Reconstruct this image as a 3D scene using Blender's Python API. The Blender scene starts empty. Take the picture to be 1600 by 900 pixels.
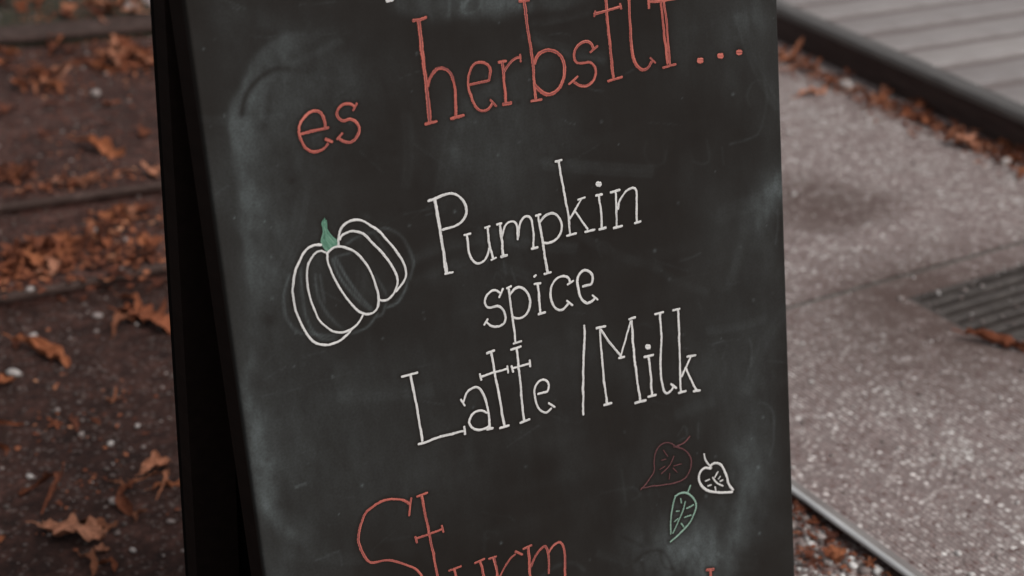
import bpy, math, random
import numpy as np
from mathutils import Vector, Matrix

random.seed(11)
rng = np.random.default_rng(11)
sc = bpy.context.scene
col = sc.collection

# ------------------------------------------------------------------ camera
FPX = 2458.0                       # focal length in photo pixels (1600 wide)
CAM_H = 1.25
def unit(v):
    v = np.array(v, float); return v / np.linalg.norm(v)
h_ = unit([4600, -1140, FPX])      # the board's horizontal, in camera axes (x right, y down, z forward)
b_ = unit([678, 8035, FPX]); b_ = unit(b_ - h_ * (b_ @ h_))        # down along the front panel
r_ = unit([-244, 4315, FPX]); r_ = unit(r_ - h_ * (r_ @ h_))       # down along the rear panel
q_ = unit(r_ - b_ * (b_ @ r_))
LEAN = math.radians(10.0)
n_ = b_ * math.cos(LEAN) + q_ * math.sin(LEAN)                     # world down
CW = np.array([h_, np.cross(-n_, h_), -n_])                        # camera axes -> world
EYE = np.array([0, 0, CAM_H])

cam = bpy.data.cameras.new('camera')
cam_o = bpy.data.objects.new('camera', cam); col.objects.link(cam_o)
Rm = Matrix([[*(CW[i] * np.array([1, -1, -1]))] for i in range(3)])
cam_o.matrix_world = Matrix.Translation((0, 0, CAM_H)) @ Rm.to_4x4()
cam.sensor_width = 36
cam.lens = FPX / 1600 * 36
cam.clip_start = 0.05; cam.clip_end = 500
cam.dof.use_dof = True
cam.dof.focus_distance = 1.46
cam.dof.aperture_fstop = 4.8
cam.dof.aperture_blades = 0
sc.camera = cam_o

# ------------------------------------------------------------------ light
SUN_EL, SUN_AZ = math.radians(52), math.radians(155)               # azimuth clockwise from +Y: from the front right
w = bpy.data.worlds.new('World'); sc.world = w; w.use_nodes = True
nt = w.node_tree; nt.nodes.clear()
sky = nt.nodes.new('ShaderNodeTexSky'); sky.sky_type = 'NISHITA'; sky.sun_disc = False
sky.sun_elevation = SUN_EL; sky.sun_rotation = SUN_AZ
sky.air_density = 1.0; sky.dust_density = 5.0; sky.ozone_density = 1.0
hs = nt.nodes.new('ShaderNodeHueSaturation'); hs.inputs['Saturation'].default_value = 0.12
bg = nt.nodes.new('ShaderNodeBackground'); bg.inputs[1].default_value = 0.11
wo = nt.nodes.new('ShaderNodeOutputWorld')
nt.links.new(sky.outputs[0], hs.inputs['Color']); nt.links.new(hs.outputs[0], bg.inputs[0]); nt.links.new(bg.outputs[0], wo.inputs[0])
sun = bpy.data.lights.new('sun', 'SUN'); sun.energy = 1.3; sun.angle = math.radians(25); sun.color = (1, 0.955, 0.91)
sun_o = bpy.data.objects.new('sun', sun); col.objects.link(sun_o)
sd = Vector((math.sin(SUN_AZ) * math.cos(SUN_EL), math.cos(SUN_AZ) * math.cos(SUN_EL), math.sin(SUN_EL)))
sun_o.rotation_euler = sd.to_track_quat('Z', 'Y').to_euler()
sc.view_settings.view_transform = 'Standard'; sc.view_settings.look = 'None'
sc.view_settings.gamma = 1.0; sc.view_settings.use_curve_mapping = False
sc.view_settings.exposure = 0.0

# ------------------------------------------------------------------ helpers
def ray(px, py): return CW @ np.array([px - 800.0, py - 450.0, FPX])
def gnd(px, py, z=0.0):
    d = ray(px, py); t = (z - CAM_H) / d[2]; return np.array([d[0] * t, d[1] * t])

def tag(o, label=None, cat=None, group=None, kind=None):
    if label: o['label'] = label
    if cat: o['category'] = cat
    if group: o['group'] = group
    if kind: o['kind'] = kind
    return o
def link(o, parent=None):
    col.objects.link(o)
    if parent: o.parent = parent
    return o
def mesh_obj(name, verts, faces, mat, parent=None, smooth=False):
    me = bpy.data.meshes.new(name)
    me.from_pydata([tuple(map(float, v)) for v in verts], [], [tuple(f) for f in faces]); me.update()
    if mat: me.materials.append(mat)
    if smooth: me.polygons.foreach_set('use_smooth', [True] * len(me.polygons))
    o = bpy.data.objects.new(name, me)
    return link(o, parent)
def empty(name, loc=(0, 0, 0), rz=0.0):
    o = bpy.data.objects.new(name, None); o.location = loc; o.rotation_euler = (0, 0, rz); o.empty_display_size = .1
    return link(o)

class MB:
    def __init__(s): s.v = []; s.f = []
    def box(s, x0, x1, y0, y1, z0, z1, bev=0.0):
        # chamfered on the four long top edges when bev > 0
        i = len(s.v)
        if bev <= 0:
            s.v += [(x0, y0, z0), (x1, y0, z0), (x1, y1, z0), (x0, y1, z0), (x0, y0, z1), (x1, y0, z1), (x1, y1, z1), (x0, y1, z1)]
            s.f += [tuple(i + k for k in f) for f in ((0, 3, 2, 1), (4, 5, 6, 7), (0, 1, 5, 4), (1, 2, 6, 5), (2, 3, 7, 6), (3, 0, 4, 7))]
        else:
            b = bev
            s.v += [(x0, y0, z0), (x1, y0, z0), (x1, y1, z0), (x0, y1, z0),
                    (x0, y0, z1 - b), (x1, y0, z1 - b), (x1, y1, z1 - b), (x0, y1, z1 - b),
                    (x0 + b, y0 + b, z1), (x1 - b, y0 + b, z1), (x1 - b, y1 - b, z1), (x0 + b, y1 - b, z1)]
            s.f += [tuple(i + k for k in f) for f in ((0, 3, 2, 1), (0, 1, 5, 4), (1, 2, 6, 5), (2, 3, 7, 6), (3, 0, 4, 7),
                    (4, 5, 9, 8), (5, 6, 10, 9), (6, 7, 11, 10), (7, 4, 8, 11), (8, 9, 10, 11))]
        return s
    def prism(s, prof, y0, y1, n=1):     # profile in (x,z), extruded along y
        i = len(s.v); m = len(prof)
        for k in range(n + 1):
            y = y0 + (y1 - y0) * k / n
            s.v += [(p[0], y, p[1]) for p in prof]
        for k in range(n):
            for j in range(m):
                a = i + k * m + j; b = i + k * m + (j + 1) % m
                s.f.append((a, b, b + m, a + m))
        s.f.append(tuple(i + j for j in range(m))[::-1]); s.f.append(tuple(i + n * m + j for j in range(m)))
        return s
    def poly(s, pts, z0, z1):            # convex polygon slab
        i = len(s.v); m = len(pts)
        s.v += [(p[0], p[1], z0) for p in pts] + [(p[0], p[1], z1) for p in pts]
        s.f.append(tuple(i + m + j for j in range(m))); s.f.append(tuple(i + j for j in range(m))[::-1])
        for j in range(m):
            k = (j + 1) % m; s.f.append((i + j, i + k, i + m + k, i + m + j))
        return s
    def build(s, name, mat, parent=None): return mesh_obj(name, s.v, s.f, mat, parent)

# ------------------------------------------------------------------ materials
class N:
    """small node-graph helper"""
    def __init__(s, name, rough=0.8, spec=0.3):
        s.m = bpy.data.materials.new(name); s.m.use_nodes = True
        s.t = s.m.node_tree; s.b = s.t.nodes['Principled BSDF']
        s.b.inputs['Roughness'].default_value = rough; s.b.inputs['Specular IOR Level'].default_value = spec
        s.tc = s.t.nodes.new('ShaderNodeTexCoord')
    def L(s, a, b): s.t.links.new(a, b)
    def mapping(s, src, scale=(1, 1, 1), rot=(0, 0, 0), loc=(0, 0, 0)):
        n = s.t.nodes.new('ShaderNodeMapping'); n.inputs['Scale'].default_value = scale; n.inputs['Rotation'].default_value = rot
        n.inputs['Location'].default_value = loc; s.L(src, n.inputs[0]); return n.outputs[0]
    def noise(s, scale, detail=4, rough=0.55, vec=None, dist=0.0):
        n = s.t.nodes.new('ShaderNodeTexNoise'); n.inputs['Scale'].default_value = scale; n.inputs['Detail'].default_value = detail
        n.inputs['Roughness'].default_value = rough; n.inputs['Distortion'].default_value = dist
        s.L(vec if vec else s.tc.outputs['Object'], n.inputs['Vector']); return n.outputs['Fac']
    def voro(s, scale, vec=None, out='Color', feature='F1', rnd=1.0):
        n = s.t.nodes.new('ShaderNodeTexVoronoi'); n.inputs['Scale'].default_value = scale; n.feature = feature
        n.inputs['Randomness'].default_value = rnd
        s.L(vec if vec else s.tc.outputs['Object'], n.inputs['Vector']); return n.outputs[out]
    def ramp(s, fac, stops):
        n = s.t.nodes.new('ShaderNodeValToRGB'); e = n.color_ramp.elements
        while len(e) < len(stops): e.new(0.5)
        for k, (p, c) in enumerate(stops):
            e[k].position = p; e[k].color = (*c, 1) if hasattr(c, '__len__') else (c, c, c, 1)
        s.L(fac, n.inputs[0]); return n.outputs[0]
    def mix(s, fac, a, b, mode='MIX'):
        n = s.t.nodes.new('ShaderNodeMix'); n.data_type = 'RGBA'; n.blend_type = mode
        for v, i in ((fac, 0), (a, 6), (b, 7)):
            if isinstance(v, (int, float)): n.inputs[i].default_value = v if i == 0 else (v, v, v, 1)
            elif isinstance(v, tuple): n.inputs[i].default_value = (*v, 1)
            else: s.L(v, n.inputs[i])
        return n.outputs[2]
    def math(s, op, a, b=0.0, clamp=False):
        n = s.t.nodes.new('ShaderNodeMath'); n.operation = op; n.use_clamp = clamp
        for v, i in ((a, 0), (b, 1)):
            if isinstance(v, (int, float)): n.inputs[i].default_value = v
            else: s.L(v, n.inputs[i])
        return n.outputs[0]
    def attr(s, name, out='Fac'):
        n = s.t.nodes.new('ShaderNodeAttribute'); n.attribute_name = name; return n.outputs[out]
    def sep(s, vec):
        n = s.t.nodes.new('ShaderNodeSeparateXYZ'); s.L(vec, n.inputs[0]); return n.outputs
    def objrand(s):
        return s.t.nodes.new('ShaderNodeObjectInfo').outputs['Random']
    def bump(s, hgt, strength=0.3, dist=0.002):
        n = s.t.nodes.new('ShaderNodeBump'); n.inputs['Strength'].default_value = strength; n.inputs['Distance'].default_value = dist
        s.L(hgt, n.inputs['Height']); s.L(n.outputs[0], s.b.inputs['Normal'])
    def color(s, c):
        if isinstance(c, tuple): s.b.inputs['Base Color'].default_value = (*c, 1)
        else: s.L(c, s.b.inputs['Base Color'])
        return s
    def rough(s, r): s.L(r, s.b.inputs['Roughness'])

def blob(n, x, y, sx, sy, rot=0.0):
    """soft elliptical mask (a stain) at object x,y"""
    v = n.mapping(n.tc.outputs['Object'], loc=(0, 0, 0))
    sub = n.t.nodes.new('ShaderNodeVectorMath'); sub.operation = 'SUBTRACT'; n.L(v, sub.inputs[0]); sub.inputs[1].default_value = (x, y, 0)
    m = n.mapping(sub.outputs[0], scale=(1, 1, 0), rot=(0, 0, -rot))
    m2 = n.mapping(m, scale=(1 / sx, 1 / sy, 0))
    ln = n.t.nodes.new('ShaderNodeVectorMath'); ln.operation = 'LENGTH'; n.L(m2, ln.inputs[0])
    return n.ramp(ln.outputs['Value'], [(0.25, 1.0), (1.0, 0.0)])

# soil of the left side
def soil_mat(name, lo, mid, hi):
    n = N(name, 0.9, 0.25)
    a = n.noise(7, 6, 0.65); g = n.noise(160, 4, 0.7); v = n.voro(210, out='Color')
    c = n.ramp(a, [(0.33, lo), (0.52, mid), (0.72, hi)])
    c = n.mix(0.75, c, n.ramp(g, [(0.3, 0.45), (0.5, 0.95), (0.72, 1.75)]), 'MULTIPLY')
    c = n.mix(0.9, c, n.ramp(n.noise(38, 5, 0.65), [(0.3, 0.34), (0.5, 0.92), (0.7, 1.95)]), 'MULTIPLY')
    vs = n.sep(v)
    c = n.mix(n.ramp(vs[0], [(0.91, 0.0), (0.95, 0.75)]), c, (0.13, 0.10, 0.09))
    n.color(c); n.bump(n.math('ADD', g, n.math('MULTIPLY', a, 2.0)), 0.8, 0.006)
    return n.m
M_SOIL = soil_mat('dark_soil', (0.0228, 0.0094, 0.0069), (0.0400, 0.0174, 0.0131), (0.0685, 0.0312, 0.0243))
M_STEP = soil_mat('worn_step', (0.0359, 0.0147, 0.0111), (0.0606, 0.0264, 0.0204), (0.1032, 0.0497, 0.0400))
M_FAR = soil_mat('far_ground', (0.022, 0.019, 0.012), (0.036, 0.034, 0.020), (0.07, 0.05, 0.038))

n = N('step_stone', 0.8, 0.3)
c = n.ramp(n.noise(26, 5, 0.6), [(0.3, (0.034, 0.019, 0.015)), (0.55, (0.054, 0.032, 0.026)), (0.78, (0.100, 0.066, 0.057))])
n.color(n.mix(0.5, c, n.ramp(n.noise(240, 3), [(0.3, 0.6), (0.7, 1.4)]), 'MULTIPLY')); n.bump(n.noise(120, 4), 0.4, 0.003); M_KERB = n.m

# exposed aggregate slab
def slab_mat(stains):
    n = N('aggregate_concrete', 0.75, 0.35)
    vc = n.voro(98, out='Color'); vs = n.sep(vc); ve = n.voro(98, out='Distance', feature='DISTANCE_TO_EDGE')
    c = n.ramp(vs[0], [(0.0, (0.085, 0.050, 0.047)), (0.22, (0.165, 0.122, 0.116)), (0.45, (0.250, 0.215, 0.208)), (0.72, (0.34, 0.320, 0.312)), (0.92, (0.42, 0.405, 0.395)), (1.0, (0.66, 0.655, 0.645))])
    vd = n.voro(98, out='Distance')
    c = n.mix(n.ramp(vd, [(0.36, 0.0), (0.50, 1.0)]), c, (0.172, 0.144, 0.139))
    v2 = n.voro(210, out='Distance'); t2 = n.sep(n.voro(210, out='Color'))
    small = n.mix(1.0, n.ramp(v2, [(0.25, 1.0), (0.45, 0.0)]), n.ramp(t2[0], [(0.42, 0.0), (0.48, 1.0)]), 'MULTIPLY')
    c = n.mix(small, c, n.ramp(t2[1], [(0.0, (0.10, 0.062, 0.058)), (0.55, (0.30, 0.27, 0.262)), (1.0, (0.46, 0.45, 0.44))]))
    c = n.mix(0.55, c, n.ramp(n.noise(9, 5, 0.6), [(0.3, (0.85, 0.76, 0.75)), (0.7, (1.25, 1.30, 1.29))]), 'MULTIPLY')
    c = n.mix(0.5, c, n.ramp(n.noise(45, 4, 0.6), [(0.3, (0.70, 0.64, 0.63)), (0.7, (1.32, 1.33, 1.32))]), 'MULTIPLY')
    wv = n.t.nodes.new('ShaderNodeTexWave'); wv.wave_type = 'BANDS'; wv.bands_direction = 'X'
    wv.inputs['Scale'].default_value = 40; wv.inputs['Distortion'].default_value = 0.5; wv.inputs['Detail'].default_value = 2
    n.L(n.tc.outputs['Object'], wv.inputs['Vector'])
    c = n.mix(0.85, c, n.ramp(wv.outputs['Fac'], [(0.2, 0.70), (0.8, 1.28)]), 'MULTIPLY')
    for (x, y, sx, sy, rot, k) in stains:
        m = n.mix(1.0, blob(n, x, y, sx, sy, rot), n.ramp(n.noise(30, 5, 0.7), [(0.30, 0.25), (0.55, 1.0)]), 'MULTIPLY')
        c = n.mix(n.math('MULTIPLY', m, k), c, (0.075, 0.050, 0.043))
    c = n.mix(1.0, c, (1.15, 1.11, 1.10), 'MULTIPLY')
    n.color(c)
    hgt = n.math('ADD', n.ramp(ve, [(0.0, 0.0), (0.2, 1.0)]), n.math('MULTIPLY', wv.outputs['Fac'], 0.8))
    n.bump(hgt, 0.5, 0.002)
    return n.m

n = N('joint_filler', 0.8, 0.2)
n.color(n.ramp(n.noise(90, 4), [(0.3, (0.070, 0.068, 0.062)), (0.7, (0.115, 0.112, 0.103))])); M_JOINT = n.m
n = N('grey_metal_edge', 0.5, 0.5); n.b.inputs['Metallic'].default_value = 0.3
n.color(n.ramp(n.noise(60, 5, 0.6, n.mapping(n.tc.outputs['Object'], (1, 0.12, 1))), [(0.3, (0.42, 0.42, 0.42)), (0.7, (0.66, 0.66, 0.66))])); M_METAL = n.m
n = N('edge_flange', 0.6, 0.4)
n.color(n.ramp(n.noise(50, 5, 0.6, n.mapping(n.tc.outputs['Object'], (1, 0.15, 1))), [(0.3, (0.15, 0.128, 0.122)), (0.7, (0.26, 0.24, 0.232))])); M_FLANGE = n.m
n = N('grate_iron', 0.7, 0.4)
n.color(n.ramp(n.noise(26, 5, 0.7), [(0.3, (0.020, 0.014, 0.012)), (0.7, (0.085, 0.072, 0.065))])); n.bump(n.noise(200, 3), 0.4, 0.002); M_GRATE = n.m
n = N('pit_dark', 0.95, 0.1); n.color((0.030, 0.019, 0.016)); M_PIT = n.m

n = N('deck_plank', 0.7, 0.3)
st = n.mapping(n.tc.outputs['Object'], (1.4, 26, 10))
c = n.ramp(n.noise(6, 6, 0.6, st), [(0.25, (0.235, 0.212, 0.206)), (0.55, (0.285, 0.265, 0.260)), (0.8, (0.335, 0.318, 0.312))])
c = n.mix(0.5, c, n.ramp(n.noise(5, 4), [(0.3, 0.85), (0.7, 1.12)]), 'MULTIPLY')
c = n.mix(0.8, c, n.ramp(n.noise(3.2, 6, 0.7), [(0.32, (0.78, 0.75, 0.74)), (0.6, (1.08, 1.08, 1.08))]), 'MULTIPLY')
rr = n.ramp(n.objrand(), [(0.0, (0.86, 0.84, 0.84)), (1.0, (1.10, 1.09, 1.08))])
n.color(n.mix(1.0, c, rr, 'MULTIPLY')); n.bump(n.noise(30, 5, 0.6, st), 0.3, 0.002); M_PLANK = n.m
n = N('deck_underlay', 0.85, 0.2); n.color((0.165, 0.138, 0.133)); M_UNDER = n.m
n = N('deck_trim', 0.5, 0.4)
n.color(n.ramp(n.noise(14, 5, 0.6, n.mapping(n.tc.outputs['Object'], (8, 1, 8))), [(0.3, (0.062, 0.056, 0.053)), (0.7, (0.115, 0.107, 0.102))])); M_TRIM = n.m
n = N('deck_fascia', 0.7, 0.25)
n.color(n.ramp(n.noise(10, 5, 0.6, n.mapping(n.tc.outputs['Object'], (8, 1, 8))), [(0.3, (0.036, 0.0215, 0.0185)), (0.7, (0.062, 0.041, 0.0370))])); M_FASCIA = n.m

# chalkboard paint with chalk residue ("dust" is a per-vertex amount of chalk left on the board)
n = N('chalkboard_paint', 0.68, 0.16)
d = n.attr('dust')
fine = n.noise(420, 3, 0.6); streak = n.noise(34, 4, 0.6, n.mapping(n.tc.outputs['Object'], (2.4, 0.9, 1), (0, 0, 0.5)))
dd = n.math('MULTIPLY', d, n.math('ADD', n.math('MULTIPLY', n.ramp(fine, [(0.25, 0.0), (0.75, 1.0)]), 0.55), 0.72))
dd = n.math('MULTIPLY', dd, n.math('ADD', n.math('MULTIPLY', n.ramp(streak, [(0.3, 0.0), (0.7, 1.0)]), 0.45), 0.77), clamp=True)
base = n.ramp(n.noise(7, 6, 0.62), [(0.32, (0.0104, 0.0074, 0.0056)), (0.68, (0.0158, 0.0130, 0.0110))])
n.color(n.mix(dd, base, (0.220, 0.258, 0.262)))
speck = n.sep(n.voro(300, out='Color'))
n.bump(n.noise(90, 4, 0.6), 0.10, 0.001); M_BOARD = n.m
n = N('black_frame_paint', 0.75, 0.08)
n.color(n.ramp(n.noise(18, 4, 0.6, n.mapping(n.tc.outputs['Object'], (4, 4, 0.6))), [(0.3, (0.0105, 0.0068, 0.0056)), (0.7, (0.0160, 0.0104, 0.0086))])); n.bump(n.noise(150, 3), 0.15, 0.001); M_FRAME = n.m
n = N('black_hardboard', 0.9, 0.05)
n.color(n.ramp(n.noise(18, 4), [(0.3, (0.0035, 0.0028, 0.0025)), (0.7, (0.0052, 0.0042, 0.0038))])); M_INNER = n.m
n = N('hinge_steel', 0.4, 0.5); n.b.inputs['Metallic'].default_value = 0.9; n.color((0.30, 0.29, 0.28)); M_HINGE = n.m

def chalk_mat(name, dark, mid, light, streaky, core_amt=0.07):
    n = N(name, 0.85, 0.15)
    uv = n.tc.outputs['UV']
    s1 = n.noise(1.0, 3, 0.6, n.mapping(uv, (16, 2.6, 1)))          # long streaks along the stroke
    s2 = n.noise(1.0, 3, 0.7, n.mapping(uv, (380, 2.2, 1)))         # grain
    f = n.math('ADD', n.math('MULTIPLY', s1, streaky), n.math('MULTIPLY', s2, 1 - streaky))
    e = n.math('ABSOLUTE', n.sep(uv)[1])                              # 0 in the middle of the stroke, 1 at its rim
    hollow = n.ramp(n.noise(1.0, 3, 0.6, n.mapping(uv, (30, 0.5, 1))), [(0.40, 0.0), (0.62, 1.0)])
    core = n.math('MULTIPLY', n.math('MULTIPLY', n.ramp(e, [(0.15, 1.0), (0.62, 0.0)]), hollow), core_amt)
    f = n.math('SUBTRACT', f, core)
    ragged = n.math('ADD', n.math('MULTIPLY', n.noise(1.0, 4, 0.75, n.mapping(uv, (520, 3.0, 1))), 1.25), n.math('MULTIPLY', e, -0.62))
    n.L(n.ramp(ragged, [(0.02, 0.0), (0.13, 1.0)]), n.b.inputs['Alpha'])
    n.color(n.ramp(f, [(0.37, dark), (0.47, mid), (0.60, light)]))
    n.bump(s2, 0.2, 0.0005)
    return n.m
M_WHITE = chalk_mat('white_chalk', (0.40, 0.41, 0.405), (0.66, 0.64, 0.62), (0.79, 0.765, 0.74), 0.55)
M_RED = chalk_mat('red_chalk', (0.17, 0.060, 0.060), (0.44, 0.108, 0.080), (0.58, 0.19, 0.15), 0.8, 0.17)
M_DULLRED = chalk_mat('faded_red_chalk', (0.045, 0.027, 0.027), (0.105, 0.042, 0.045), (0.20, 0.085, 0.085), 0.5)
M_GREEN = chalk_mat('green_chalk', (0.13, 0.21, 0.165), (0.22, 0.35, 0.275), (0.32, 0.45, 0.37), 0.5)
M_STEMG = chalk_mat('green_chalk_fill', (0.048, 0.115, 0.078), (0.10, 0.225, 0.155), (0.19, 0.33, 0.25), 0.4)

def leaf_mat(name, a, b, c3):
    n = N(name, 0.72, 0.3)
    r = n.objrand(); v = n.noise(60, 4, 0.6)
    c = n.ramp(n.math('ADD', n.math('MULTIPLY', r, 0.6), n.math('MULTIPLY', v, 0.45)), [(0.15, a), (0.5, b), (0.9, c3)])
    g = n.tc.outputs['Generated']
    c = n.mix(0.9, c, n.ramp(n.noise(9, 5, 0.65, g), [(0.3, 0.35), (0.5, 0.95), (0.7, 1.5)]), 'MULTIPLY')
    c = n.mix(1.0, c, (1.18, 1.12, 1.10), 'MULTIPLY')
    n.color(c); n.bump(n.noise(22, 5, 0.6, g), 0.8, 0.004); return n.m
M_LEAF = leaf_mat('rust_leaf', (0.105, 0.034, 0.017), (0.215, 0.068, 0.030), (0.34, 0.125, 0.055))
M_LEAF2 = leaf_mat('tan_leaf', (0.19, 0.075, 0.040), (0.33, 0.135, 0.072), (0.46, 0.235, 0.155))
M_LEAF3 = leaf_mat('brown_leaf', (0.060, 0.022, 0.014), (0.115, 0.038, 0.022), (0.19, 0.065, 0.034))

n = N('grit', 0.7, 0.35)
t = n.attr('tone')
n.color(n.ramp(t, [(0.0, (0.055, 0.040, 0.035)), (0.4, (0.16, 0.125, 0.115)), (0.75, (0.30, 0.26, 0.245)), (1.0, (0.66, 0.64, 0.62))])); M_GRIT = n.m
n = N('pebble', 0.6, 0.35)
n.color(n.mix(0.4, n.ramp(n.objrand(), [(0.0, (0.24, 0.195, 0.18)), (1.0, (0.46, 0.43, 0.41))]), n.ramp(n.noise(120, 4), [(0.3, 0.7), (0.7, 1.2)]), 'MULTIPLY')); M_PEB = n.m

# ------------------------------------------------------------------ ground and paving
SZ = 0.035                                                          # top of the slabs
mesh_obj('ground', [(-60, -60, 0), (60, -60, 0), (60, 60, 0), (-60, 60, 0)], [(0, 1, 2, 3)], M_SOIL)['kind'] = 'structure'

def line_x(p, q, x):    # y of the line p-q at x
    return p[1] + (q[1] - p[1]) * (x - p[0]) / (q[0] - p[0])
XR = 1.29
T1, T2, T3 = 0.028, 0.052, 0.080
L1 = gnd(0, 466, T1), gnd(255, 416, T1)
L2 = gnd(0, 323, T2), gnd(245, 288, T2)
L3 = gnd(0, 62, T3), gnd(230, 42, T3)
def step(name, L, z0, z1, mat, back, nose, proud):
    xs = np.linspace(-5, XR, 60); w0 = nose
    jit = np.interp(xs, xs, rng.normal(0, 0.0022, len(xs)))
    fy = [line_x(*L, x) + j for x, j in zip(xs, jit)]
    v = []; f = []
    for x, y in zip(xs, fy): v += [(x, y + 0.004, z0), (x, y + .002, z1 - 0.004), (x, y + 0.006, z1), (x, back, z1)]
    for k in range(len(xs) - 1):
        a = 4 * k; b = a + 4
        f += [(a, b, b + 1, a + 1), (a + 1, b + 1, b + 2, a + 2), (a + 2, b + 2, b + 3, a + 3)]
    e = 4 * (len(xs) - 1); f.append((e, e + 3, e + 2, e + 1)); f[-1] = (e, e + 1, e + 2, e + 3)[::-1]
    v.append((xs[-1], back, z0)); f.append((e, len(v) - 1, e + 3)); 
    o = mesh_obj(name, v, f, mat); o['kind'] = 'structure'
    # worn stone nosing along the edge
    v = []; f = []; zz = z1 + proud
    for x, y, j in zip(xs, fy, rng.normal(0, 0.0015, len(xs))):
        v += [(x, y - .003, z1 - 0.010), (x, y - 0.003, zz - 0.004), (x, y + 0.002, zz), (x, y + w0 + j, zz), (x, y + w0 + 0.003 + j, z1 - 0.004)]
    for k in range(len(xs) - 1):
        a = 5 * k; b = a + 5
        f += [(a + i, b + i, b + i + 1, a + i + 1) for i in range(4)]
    mesh_obj('nosing', v, f, M_KERB, o)
    return o
step('lower_step', L1, 0.0, T1, M_STEP, 12, 0.009, 0.002)
step('middle_step', L2, T1, T2, M_STEP, 12, 0.006, 0.002)
step('upper_step', L3, T2, T3, M_FAR, 12, 0.11, 0.004)

# slabs right of the board: two big panels with a joint, a metal edge and a grate
EX = gnd(1300, 812, SZ)[0]                                          # left edge of the slabs
JY = 0.5 * (gnd(1235, 475, SZ)[1] + gnd(1600, 380, SZ)[1])
G0 = gnd(1432, 455, SZ); G1 = gnd(1600, 543, SZ)
GX0, GX1 = G0[0] - .035, G0[0] + 0.30
GY1, GY0 = gnd(1470, 450, SZ)[1], gnd(1570, 540, SZ)[1]
stain_pts = []
s_ = gnd(1262, 312, SZ); stain_pts.append((s_[0], s_[1], 0.20, 0.17, 0.2, 0.95))
s_ = gnd(1330, 335, SZ); stain_pts.append((s_[0], s_[1], 0.24, 0.10, 0.1, 0.75))
s_ = gnd(1420, 455, SZ); stain_pts.append((s_[0], s_[1], 0.20, 0.12, 0.0, 0.9))
s_ = gnd(1515, 490, SZ); stain_pts.append((s_[0], s_[1], 0.50, 0.36, 0.0, 0.95))
M_SLAB = slab_mat(stain_pts)
SX1 = 5.0
m = MB()
m.box(EX + .018, GX0, -1.5, JY - .007, -.05, SZ); m.box(GX1, SX1, -1.5, JY - .007, -.05, SZ)
m.box(GX0, GX1, -1.5, GY0, -.05, SZ); m.box(GX0, GX1, GY1, JY - .007, -.05, SZ)
m.build('near_slab', M_SLAB)['kind'] = 'structure'
MB().box(EX + .018, SX1, JY + .007, 9, -.05, SZ + .001).build('far_slab', M_SLAB)['kind'] = 'structure'
MB().box(EX + .018, SX1, JY - .007, JY + .007, -.05, SZ - .005).build('slab_joint', M_JOINT)['kind'] = 'structure'
et = empty('edge_profile', (EX, 1.0, 0)); tag(et, 'pale grey metal edging strip along the slab beside the leaf-strewn gravel', 'edging')
prof = [(-0.003, SZ - .002), (-0.0040, SZ + .001), (-0.003, SZ + .0035), (0.0, SZ + .0045), (0.0045, SZ + .0035), (0.0062, SZ + .001), (0.0062, SZ - .002)]
MB().prism(prof, -2.5, 8).build('lip', M_METAL, et)
MB().box(0.0064, 0.018, -2.5, 8, SZ - .002, SZ + .0022).build('flange', M_FLANGE, et)

gt = empty('drain_grate', ((GX0 + GX1) / 2, (GY0 + GY1) / 2, 0)); tag(gt, 'dirty slotted drain grate set into the speckled slab', 'grate')
gx, gy = (GX1 - GX0) / 2, (GY1 - GY0) / 2
MB().box(-gx, gx, -gy, gy, -.10, SZ - .014).build('pit_floor', M_PIT, gt)
m = MB(); m.box(-gx, -gx + .012, -gy, gy, SZ - .0138, SZ - .001).box(gx - .012, gx, -gy, gy, SZ - .0138, SZ - .001)
m.box(-gx + .012, gx - .012, -gy, -gy + .012, SZ - .0138, SZ - .001).box(-gx + .012, gx - .012, gy - .012, gy, SZ - .0138, SZ - .001); m.build('rim', M_GRATE, gt)
nb = max(6, int(round((2 * gy - .024) / .030))); pit = (2 * gy - .024) / nb
bar = MB().box(-gx + .0125, gx - .0125, -.0095, .0095, -.012, 0.0, .003).build('bar', M_GRATE, gt)
bar.location = (0, -gy + .012 + pit * .5, SZ - .0035)
for k in range(1, nb):
    o = bar.copy(); link(o, gt); o.location = (rng.normal(0, .0005), -gy + .012 + pit * (k + .5), SZ - .0035 + rng.normal(0, .0006))

# ------------------------------------------------------------------ raised deck, upper right
DZ = 0.125
e0, e1 = gnd(1214, 12, DZ), gnd(1600, 181, DZ)
dirv = e0 - e1; DA = math.atan2(dirv[1], dirv[0]) - math.pi / 2      # deck turned by DA
dk = empty('wooden_deck', ((e0[0] + e1[0]) / 2, (e0[1] + e1[1]) / 2, 0), DA)
tag(dk, 'raised deck of pale grey boards with dark front face', 'deck')
def to_deck(px, py):
    p = gnd(px, py, DZ) - np.array([(e0[0] + e1[0]) / 2, (e0[1] + e1[1]) / 2])
    return p[0] * math.cos(DA) + p[1] * math.sin(DA), -p[0] * math.sin(DA) + p[1] * math.cos(DA)
gr = [to_deck(*p)[1] for p in ((1307, 30), (1363, 52), (1430, 75), (1493, 103), (1560, 133))]
pitch = (gr[0] - gr[-1]) / 4; off = np.mean([g + pitch * k for k, g in enumerate(gr)])
print('deck pitch', pitch, 'angle', math.degrees(DA), gr)
MB().box(.055, 3.0, -2.2, 4.5, DZ - .06, DZ - .008).build('underlay', M_UNDER, dk)
GAP = 0.30 * pitch
pl = MB().box(.048, 3.0, -pitch / 2 + GAP / 2, pitch / 2 - GAP / 2, -.02, 0, .0025).build('plank', M_PLANK, dk)
k0, k1 = -int(4.3 / pitch), int(2.0 / pitch)
first = True
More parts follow.
